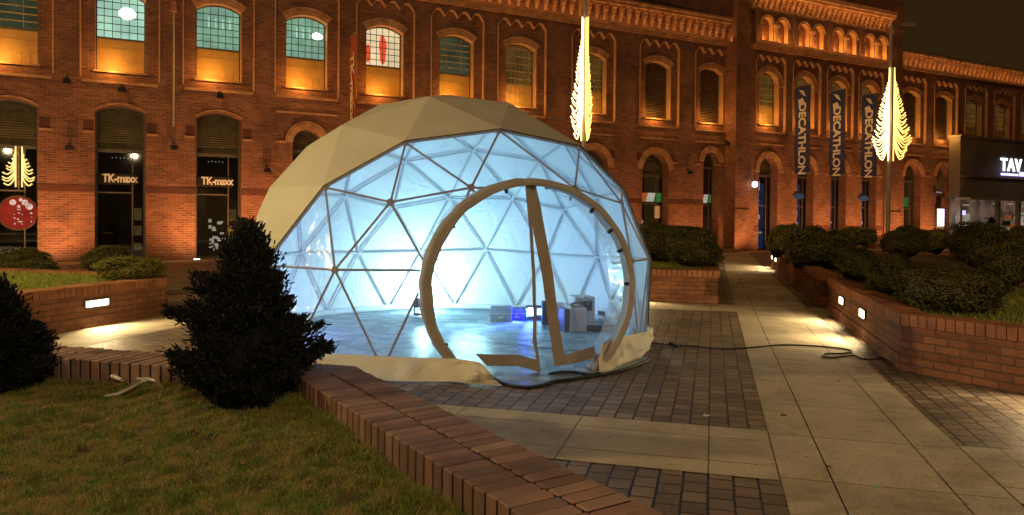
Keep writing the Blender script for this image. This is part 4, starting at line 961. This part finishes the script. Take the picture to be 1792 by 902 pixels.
for k in range(34):
    if k < 22:
        y = random.uniform(3.4, 5.7); x = random.uniform(-.68*y, -.1)
        if not inlawn(x, y) : continue
        z = lawn_z(x, y)+.03
    else: v = pq(random.uniform(-1.5, 2.5), random.uniform(4.3, 11), 0); x, y, z = v.x, v.y, .012
    if leaf0 is None:
        b = MB(); a_ = .024; b.face([(-a_, 0, .004), (-.3*a_, -.55*a_, 0), (.5*a_, -.4*a_, .003), (a_, 0, .01), (0, 0, -.001)]); b.face([(0, 0, -.001), (a_, 0, .01), (.4*a_, .5*a_, .004), (-.4*a_, .5*a_, .007), (-a_, 0, .004)])
        leaf0 = b.build('fallen_leaf', plain('dead_leaf', (.28, .15, .06), .8, .4, 9)); o = leaf0
    else: o = leaf0.copy(); COL.objects.link(o)
    o.location = (x, y, z); o.rotation_euler = (random.uniform(-.3, .3), random.uniform(-.3, .3), random.uniform(0, 6)); sc = random.uniform(.7, 1.5); o.scale = (sc,)*3
    tag(o, 'small curled brown leaf lying on the lawn or paving', 'leaf', 'dead leaves scattered over the lawn and paving')
# cable
def spline(P, k=8):
    out_ = []; P = [P[0]]+P+[P[-1]]
    for i in range(1, len(P)-2):
        for j in range(k):
            t_ = j/k; a, b_, c_, d = P[i-1], P[i], P[i+1], P[i+2]
            out_.append(.5*((2*b_)+(c_-a)*t_+(2*a-5*b_+4*c_-d)*t_*t_+(3*b_-a-3*c_+d)*t_**3))
    out_.append(P[-2]); return out_
cbp = [(1128, 598), (1150, 601), (1180, 605), (1215, 606), (1262, 611), (1320, 608), (1368, 604), (1430, 606), (1478, 611), (1490, 616), (1470, 619), (1446, 619), (1440, 623), (1456, 626), (1492, 622), (1510, 628), (1534, 629), (1545, 627), (1562, 636)]
b = MB(); b.tube(spline([gnd(x, y, .016) for x, y in cbp]), .0105, 6); b.tube([gnd(1172, 602, .03), gnd(1190, 606, .03)], .026, 8)
tag(b.build('power_cable', BLACK, smooth=True), 'black power cable running from the dome across the slab path', 'cable')
cbp = [(1478, 611), (1500, 600), (1470, 588), (1455, 572), (1446, 556)]

# ================================================================== geodesic dome tent

import itertools
QX, QY, QC, QR, QP = -.92454, 10.57484, .54261, 2.85, .7806
def geodesic():
    V = [(0, 0, 1.)]
    for k in range(5): a = R(72*k); e = math.atan(.5); V.append((math.cos(e)*math.cos(a), math.cos(e)*math.sin(a), math.sin(e)))
    for k in range(5): a = R(72*k+36); e = -math.atan(.5); V.append((math.cos(e)*math.cos(a), math.cos(e)*math.sin(a), math.sin(e)))
    V.append((0, 0, -1.)); V = np.array(V); pts = []; faces = []
    F = [t_ for t_ in itertools.combinations(range(12), 3) if all(abs(np.linalg.norm(V[a]-V[b])-1.0515) < .01 for a, b in itertools.combinations(t_, 2))]
    def add_(p):
        p = p/np.linalg.norm(p)
        for i, q_ in enumerate(pts):
            if np.linalg.norm(p-q_) < 1e-3: return i
        pts.append(p); return len(pts)-1
    for a, b, c_ in F:
        g_ = {(i, j): add_((V[a]*i+V[b]*j+V[c_]*(3-i-j))/3) for i in range(4) for j in range(4-i)}
        for i in range(3):
            for j in range(3-i):
                faces.append((g_[i, j], g_[i+1, j], g_[i, j+1]))
                if i+j < 2: faces.append((g_[i+1, j], g_[i+1, j+1], g_[i, j+1]))
    return np.array(pts), faces
GP, GF = geodesic()
cq, sq_ = math.cos(QP), math.sin(QP)
DV = [Vector((cq*p[0]-sq_*p[1], sq_*p[0]+cq*p[1], p[2]))*QR+Vector((QX, QY, QC)) for p in GP]
DC = Vector((QX, QY, QC))
for k, px in {22: (682, 352), 23: (566.4, 326), 25: (709, 247), 29: (825, 326.5), 30: (875.5, 226), 13: (1016.6, 256), 28: (1008.7, 327.7), 10: (1091, 354), 57: (583.6, 472),
              69: (750, 473), 11: (1093, 333), 66: (1109, 457), 39: (1139, 453), 38: (1133, 586), 24: (473, 329.6), 26: (599.6, 220), 27: (751.5, 170), 72: (668, 648), 75: (1121, 606)}.items():
    DV[k] = dep(px[0], px[1], DV[k].y)
DF = []
for f in GF:
    if min(DV[i].z for i in f) < -.2: continue
    a, b_, c_ = (DV[i] for i in f); n_ = (b_-a).cross(c_-a); ce = (a+b_+c_)/3
    if n_.dot(ce-DC) < 0: f = (f[0], f[2], f[1])
    DF.append(f)
def proj(X):
    d = X-Vector((0, 0, H)); z = d.dot(fw); return 896+1290*d.dot(rt)/z, 399-1290*d.dot(up)/z
def inpoly(x, y, P_):
    r_ = False
    for (x1, y1), (x2, y2) in zip(P_, P_[1:]+P_[:1]):
        if (y1 > y) != (y2 > y) and x < (x2-x1)*(y-y1)/(y2-y1)+x1: r_ = not r_
    return r_
CREASE = 0
CLEARP = [(450, 460), (566, 326), (709, 247), (875, 226), (1017, 256), (1093, 333), (1145, 453), (1145, 700), (430, 700), (440, 500)]
CL, OP = [], []
for f in DF:
    a, b_, c_ = (DV[i] for i in f); ce = (a+b_+c_)/3; n_ = (b_-a).cross(c_-a)
    front = n_.dot(Vector((0, 0, H))-ce) > 0
    (CL if front and inpoly(*proj(ce), CLEARP) else OP).append(f)
# portal
AZ = R(13); RN = Vector((math.sin(AZ), -math.cos(AZ), 0)); RU = Vector((math.cos(AZ), math.sin(AZ), 0)); RC = Vector((.212, 7.77, .90)); RR = 1.17; RI = 1.10
def rpt(u, z, off=0): return RC+RU*u+Vector((0, 0, z))+RN*off
def lat(X): v = X-RC; v = v-RN*v.dot(RN); return v.length
def rp(px, py, off=0):
    d = ray(px, py); o_ = Vector((0, 0, H)); t_ = (RC+RN*off-o_).dot(RN)/d.dot(RN); return o_+d*t_
DT = thing('geodesic_dome_tent', 'glowing geodesic dome tent with beige cover, clear triangular front and round doorway', 'dome tent', T((QX, QY, 0)))
b = MB(); li = MB()
for f in OP:
    P_ = [DV[i] for i in f]; b.face([DC+(p-DC)*1.004 for p in P_]); li.face([DC+(p-DC)*.992 for p in reversed(P_)])
b.build('cover', FAB, DT); li.build('lining', LINING, DT)
b = MB(); NS = 14
def cutout(X): return (X-RC).dot(RN) > -1.6 and lat(X) < RR-.02
for f in CL:
    A, B_, C_ = (DC+(DV[i]-DC)*1.0 for i in f)
    for i in range(NS):
        for j in range(NS-i):
            for tri in ([(i, j), (i+1, j), (i, j+1)],)+(([(i+1, j), (i+1, j+1), (i, j+1)],) if i+j < NS-1 else ()):
                q_ = [A+(B_-A)*(x/NS)+(C_-A)*(y/NS) for x, y in tri]
                if not cutout((q_[0]+q_[1]+q_[2])/3): b.face(q_)
b.build('clear_window', FILM, DT)
edges = {}
for f in CL+OP:
    for i in range(3): e = tuple(sorted((f[i], f[(i+1) % 3]))); edges.setdefault(e, [0, 0])[0 if f in CL else 1] += 1
bk = MB(); hubs = set()
for (i, j), (nc, no_) in edges.items():
    if nc:
        a = DC+(DV[i]-DC)*.990; c_ = DC+(DV[j]-DC)*.990; seg_ = [a.lerp(c_, k/40) for k in range(41)]; run = [p for p in seg_ if not cutout(p)]
        # keep the outside run(s)
        runs = []; cur = []
        for p in seg_:
            if cutout(p):
                if len(cur) > 1: runs.append(cur)
                cur = []
            else: cur.append(p)
        if len(cur) > 1: runs.append(cur)
        for r_ in runs:
            sb_ = MB(); sb_.tube([r_[0], r_[-1]], .0135, 8); sb_.build('strut', TUBE, DT, smooth=False)
        for k in (i, j):
            if not cutout(DV[k]): hubs.add(k)
    else:
        a = DC+(DV[i]-DC)*.978; c_ = DC+(DV[j]-DC)*.978; bk.tube([a, c_], .018, 8)
bk.build('rear_frame', SLEEVE, DT)
for k in hubs:
    n_ = (DV[k]-DC).normalized(); p = DC+(DV[k]-DC)*.994; hb = MB(); hb.tube([p-n_*.022, p+n_*.006], .042, 10); hb.build('hub', TUBE, DT)
# door ring: annulus with depth, wrinkled outside
b = MB(); na = 96
def ringpt(a, rad, off): 
    rad = rad-(.058 if rad < RI+.03 else .012)*max(0, -math.cos(a))*(.75+.25*math.sin(5*a+1)**2 if rad < RI+.03 else 1)
    rad += .003*math.sin(31*a)*max(0, -math.cos(a))
    wv = .004*math.sin(23*a)+.003*math.sin(41*a+1) if off < 0 else .003*math.sin(17*a)
    return rpt((rad+wv)*math.cos(a), (rad+wv)*math.sin(a), off)
prof = [(RI, 0), (RI+.02, .012), (RR-.02, .012), (RR, 0), (RR+.005, -.08), (RR+.012, -.17), (RI, -.17), (RI, 0)]
for i in range(na):
    a0, a1 = 2*math.pi*i/na, 2*math.pi*(i+1)/na
    if RC.z+RR*math.sin(a0) < 0.02 and RC.z+RR*math.sin(a1) < .02: continue
    for k in range(len(prof)-1):
        q_ = [ringpt(a0, *prof[k]), ringpt(a1, *prof[k]), ringpt(a1, *prof[k+1]), ringpt(a0, *prof[k+1])]
        if max(p.z for p in q_) < .02: continue
        b.face([Vector((p.x, p.y, max(p.z, .015))) for p in q_])
b.build('door_ring', TAPE2, DT, smooth=True)
b = MB()
for i in range(na):
    a0, a1 = 2*math.pi*i/na, 2*math.pi*(i+1)/na; q_ = []
    for a in (a0, a1):
        u, z = RR*math.cos(a), RR*math.sin(a); S_ = rpt(u, z)-DC; bq = S_.dot(RN); disc = bq*bq-(S_.dot(S_)-2.76**2); q_.append((a, -(bq-math.sqrt(max(0, disc)))))
    if RC.z+RR*math.sin(a0) < .05: continue
    if q_[0][1] < -.17: b.face([rpt(RR*math.cos(a0), RR*math.sin(a0), -.16), rpt(RR*math.cos(a1), RR*math.sin(a1), -.16), rpt(RR*math.cos(a1), RR*math.sin(a1), q_[1][1]), rpt(RR*math.cos(a0), RR*math.sin(a0), q_[0][1])])
b.build('door_sleeve', FILM, DT)
for px, py in ((793, 397), (774, 457), (780, 529), (803, 588), (884, 330), (1037, 366), (1062, 408), (1079, 441), (1088, 497)):
    p = rp(px, py, -.05)-RC; a = math.atan2(p.z, p.dot(RU)); M_ = Matrix.Translation(rpt((RI-.025)*math.cos(a), (RI-.025)*math.sin(a), -.03)) @ rotz(AZ) @ Matrix.Rotation(-a, 4, 'Y')
    cb2 = MB(); cb2.box(-.025, .028, -.014, .014, -.017, .017, M=M_); cb2.box(-.034, -.018, -.02, .02, -.008, .008, M=M_); cb2.build('clip', BLACK, DT)
# curtain flaps
def stripq(b, L_, R_, off0, off1=None):
    off1 = off0 if off1 is None else off1; n_ = len(L_)-1
    for i in range(n_):
        o0, o1 = off0+(off1-off0)*i/n_, off0+(off1-off0)*(i+1)/n_
        b.face([rp(*L_[i], o0), rp(*R_[i], o0), rp(*R_[i+1], o1), rp(*L_[i+1], o1)])
def fan(b, pts, off):
    c_ = (sum(p[0] for p in pts)/len(pts), sum(p[1] for p in pts)/len(pts))
    for p, q_ in zip(pts, pts[1:]+pts[:1]): b.face([rp(*p, off), rp(*q_, off), rp(*c_, off)])
lf = MB(); fan(lf, [(919, 326), (870, 334), (820, 370), (785, 430), (777, 500), (795, 570), (825, 618), (850, 640), (905, 642), (944, 650), (938, 590), (930, 430)], -.10); cl = lf.build('curtain', FILM2, DT)
e_ = MB(); stripq(e_, [(919, 326), (926, 400), (931, 480), (933, 560), (932, 597), (938, 620), (940, 650)], [(926, 326), (932, 400), (937, 480), (939, 560), (939, 597), (943, 620), (946, 652)], -.085, -.07); e_.build('edge_tape', TAPE, cl)
e_ = MB(); stripq(e_, [(832, 619), (868, 621), (905, 621), (918, 624), (942, 631)], [(852, 641), (872, 641), (905, 641), (918, 644), (944, 651)], -.08, -.06); e_.build('edge_tape', TAPE, cl)
rf_ = MB(); fan(rf_, [(936, 323), (975, 330), (1020, 352), (1060, 395), (1085, 450), (1092, 510), (1078, 570), (1050, 612), (1045, 622), (985, 640), (975, 560), (955, 420)], -.16); cr_ = rf_.build('curtain', FILM2, DT)
e_ = MB(); stripq(e_, [(920, 322), (926, 360), (936, 420), (948, 480), (956, 540), (963, 590), (970, 641)], [(937, 323), (946, 360), (957, 420), (968, 480), (975, 540), (982, 590), (989, 625)], -.14, -.02); e_.build('edge_tape', TAPE, cr_)
e_ = MB(); stripq(e_, [(978, 626), (1000, 618), (1020, 612), (1040, 606)], [(971, 642), (1000, 637), (1022, 632), (1044, 627)], -.02, -.2); e_.build('edge_tape', TAPE, cr_)
# skirt
def skirt(top, bot, rows=7, amp=.035, seed=1, name='skirt'):
    r_ = random.Random(seed); b = MB(); n_ = 60
    def samp(c_, u):
        x = u*(len(c_)-1); i = min(int(x), len(c_)-2); return c_[i].lerp(c_[i+1], x-i)
    ph = [r_.uniform(0, 6) for _ in range(5)]
    grid = []
    for k in range(rows+1):
        v = k/rows; row = []
        for i in range(n_+1):
            u = i/n_; a, c_ = samp(top, u), samp(bot, u); p = a.lerp(c_, v); p.z = a.z*(1-v)**1.35+c_.z*v
            w_ = amp*math.sin(v*math.pi)*(math.sin(26*u+ph[0]+3*v)+.7*math.sin(61*u+ph[1]-5*v)+.6*math.sin(13*u+ph[2]+7*v)); od = (p-Vector((QX, QY, 0))); od.z = 0; od.normalize()
            p = p+od*w_+Vector((0, 0, max(-p.z+.012, abs(w_)*.6 if k else 0))); 
            if k == rows: p = p+od*amp*.6*math.sin(19*u+ph[3])
            p.z = max(p.z, .012); row.append(p)
        grid.append(row)
    for k in range(rows):
        for i in range(n_): b.face([grid[k+1][i], grid[k+1][i+1], grid[k][i+1], grid[k][i]])
    return b
def circ(az, rad, z): a = R(az); return Vector((QX+math.sin(a)*rad, QY-math.cos(a)*rad, z))
top = [circ(a, 2.83, .20) for a in (-110, -90, -75, -60)]+[dep(545, 616, 8.10), dep(600, 620, 7.93), dep(668, 624, 7.76), dep(740, 626, 7.66), dep(800, 628, 7.45), dep(838, 634, 7.28), dep(846, 640, 7.25)]
bot = [circ(a, 3.15, .012) for a in (-110, -90, -75, -60, -45, -30)]+[gnd(640, 664), gnd(690, 669), gnd(760, 671), gnd(820, 674), gnd(878, 677)]
skirt(top, bot).build('skirt', FAB, DT, smooth=True)
top = [dep(1052, 604, 7.98), dep(1066, 594, 8.1), dep(1085, 590, 8.35), dep(1110, 585, 8.75), dep(1134, 580, 9.5)]+[circ(a, 2.83, .2) for a in (78, 90, 110, 130)]
bot = [gnd(1047, 655), gnd(1068, 652), gnd(1092, 640), gnd(1118, 628), gnd(1138, 614)]+[circ(a, 2.93, .012) for a in (82, 90, 110, 130)]
skirt(top, bot, amp=.028, seed=4).build('skirt', FAB, DT, smooth=True)
top = [circ(a, 2.80, .2) for a in range(125, 252, 9)]; bot = [circ(a, 3.05, .012) for a in range(125, 252, 9)]
skirt(top, bot, seed=6).build('skirt', FAB, DT, smooth=True)
b = MB(); b.tube([circ(a, 2.60, .06) for a in range(70, 300, 6)], .055, 8); b.build('inner_ballast', SLEEVE, DT, smooth=True)
# floor sheet and lip
FS = thing('floor_sheet', 'glossy blue grey vinyl floor sheet spilling out of the doorway', 'floor sheet', T((QX, QY, 0)))
lip = [gnd(x, y, .014) for x, y in ((862, 662), (880, 672), (900, 677), (925, 679), (948, 675), (970, 668), (1000, 665), (1035, 659), (1062, 655), (1090, 648), (1112, 641), (1132, 633), (1138, 626))]
lips = spline(lip, 5)
ring_ = [circ(a, 2.62, .014) for a in range(50, 346, 8)]
b = MB(); n_ = len(lips); allp = lips+ring_; ctr_ = Vector((QX, QY-.6, .014)); 
for i in range(len(allp)): b.face([ctr_, allp[i], allp[(i+1) % len(allp)]])
b.build('sheet', VINYL, FS)
b = MB(); b.tube([p+Vector((0, 0, .006)) for p in lips], .016, 6); b.tube(spline([gnd(x, y, .02) for x, y in ((962, 655), (985, 652), (1010, 653), (1030, 657), (1050, 654))], 5), .02, 6); b.build('dark_hem', BLACK, FS, smooth=True)

# things inside the dome
p0 = gnd(1012, 583); EB = thing('heater_box', 'pale grey equipment cabinet standing inside the dome on the right', 'cabinet', T(p0) @ rotz(R(14)))
b = MB(); b.bbox(-.13, .13, 0, .34, .02, .36, .012); b.build('casing', BOXW, EB, world=False); b = MB(); b.bbox(-.21, -.132, .0, .3, .015, .35, .01); b.build('side_panel', BOXD, EB, world=False)
b = MB(); b.box(-.10, .10, .06, .25, .362, .385); b.tube([(-.09, .1, .40), (.0, .12, .43), (.08, .1, .40)], .018, 6); b.tube([(.13, .2, .42), (.17, .2, .5), (.24, .2, .44), (.2, .2, .38)], .012, 6); b.build('handle', STEEL, EB, world=False)
p0 = gnd(1034, 579); EB = thing('equipment_cabinet', 'taller pale cabinet just behind the grey equipment cabinet', 'cabinet', T(p0+Vector((0, .25, 0))) @ rotz(R(14)))
b = MB(); b.bbox(-.2, .13, .1, .45, .02, .46, .012); b.build('casing', BOXW, EB, world=False); b = MB(); b.box(-.12, .08, .1-.012, .098, .25, .4); b.build('vent', BOXD, EB, world=False)
p0 = gnd(978, 571); EB = thing('speaker_box', 'dark case beside the blue lamp behind the curtain edge', 'case', T(p0))
b = MB(); b.bbox(-.26, -.06, 0, .3, .02, .36, .012); b.build('casing', BOXD, EB, world=False); b = MB(); b.bbox(-.058, .10, .02, .28, .02, .34, .012); b.build('lid', BOXW, EB, world=False)
p0 = gnd(935, 563); LD = thing('blue_stage_light', 'low stage light glowing cyan and deep blue on the dome floor', 'stage light', T(p0))
b = MB(); b.box(-.10, .24, 0, .16, .0, .05); b.tube([(-.03, .08, .05), (-.03, .08, .12)], .02, 6); b.bbox(-.14, .26, .02, .2, .07, .24, .01); b.build('housing', BOXD, LD, world=False)
b = MB(); b.box(-.10, .00, -.004, .018, .09, .22); b.build('blue_lens', E_CYAN, LD, world=False); b = MB(); b.box(.05, .21, -.004, .018, .11, .20); b.build('cyan_lens', E_CYAN, LD, world=False)
b = MB(); b.box(-.14, -.101, -.006, .018, .08, .20); b.build('side_lens', E_BLUE, LD, world=False)
lamp('blue_beam', 'SPOT', p0+Vector((-.16, -.05, .22)), 420, (.02, .03, 1), .04, aim=(-.9, -.55, -.55), spot=100, blend=.8)
lamp('blue_beam', 'POINT', p0+Vector((-.14, -.20, .14)), 9, (.02, .04, 1), .04)
lamp('assumed_violet_light', 'POINT', Vector((QX-2.0, QY-.5, .35)), 22, (.38, .36, 1), .2)  # assumed violet lamp, out of sight and without a fixture
for px, py, w_, h_, lb, mt in ((877, 563, .34, .24, 'low grey case left of the blue stage light', BOXM), (905, 560, .3, .2, 'dark case lit blue beside the stage light', BOXD), (1072, 560, .45, .16, 'flat grey case at the right side of the dome floor', BOXM)):
    p0 = gnd(px, py+3); EB = thing('flight_case', lb, 'case', T(p0)); b = MB(); b.bbox(-w_/2, w_/2, 0, .3, .02, h_, .012); b.build('body', mt, EB, world=False)
    b = MB(); b.box(-w_/2-.004, w_/2+.004, -.004, .3, h_*.6, h_*.6+.012); b.box(-.04, .04, -.02, -.005, h_*.3, h_*.45); b.build('latch', STEEL, EB, world=False)
b = MB()
for k in range(3): b.tube([gnd(1046+3*k, 556+3*k, .05+.02*k), gnd(1090, 566+5*k, .03+.02*k)], .016, 6)
tag(b.build('pipe_bundle', STEEL), 'loose grey tubes lying on the dome floor behind the cabinets', 'tubes')
b = MB(); cc = gnd(1050, 577, .02)
for k in range(3): b.tube([cc+Vector(((.26+.02*k)*math.cos(a), (.16+.02*k)*math.sin(a), .015*k+.006*math.sin(3*a))) for a in np.linspace(0, 6.283, 28)], .011, 6)
tag(b.build('cable_coil', BLACK, smooth=True), 'black cable coil on the floor in front of the grey cabinets', 'cable')
# floodlight
p0 = dep(737, 520, 12.35); p0.z = .02; FL = thing('floodlight', 'very bright white floodlight at the rear wall inside the dome', 'floodlight', T(p0))
b = MB(); b.box(-.12, .12, -.08, .02, .0, .03); b.tube([(-.11, -.02, .02), (-.11, -.02, .2)], .012, 6); b.tube([(.11, -.02, .02), (.11, -.02, .2)], .012, 6); b.bbox(-.10, .10, -.08, -.02, .12, .28, .008); b.build('housing', BLACK, FL, world=False)
b = MB(); b.box(-.085, .085, -.019, -.012, .135, .265); b.build('lens', E_FLOOD, FL, world=False)
CY = (.45, .87, .95)
lamp('floodlight_beam', 'POINT', p0+Vector((0, .38, .34)), 80, CY, .06)
lamp('floodlight_beam', 'SPOT', p0+Vector((0, .05, .25)), 42, CY, .06, aim=(0, .6, .8), spot=150, blend=1)
lamp('dome_fill', 'POINT', Vector((QX+.3, QY+.4, .5)), 36, CY, .3)  # added fill without a fixture, standing for bounced floodlight in the dome
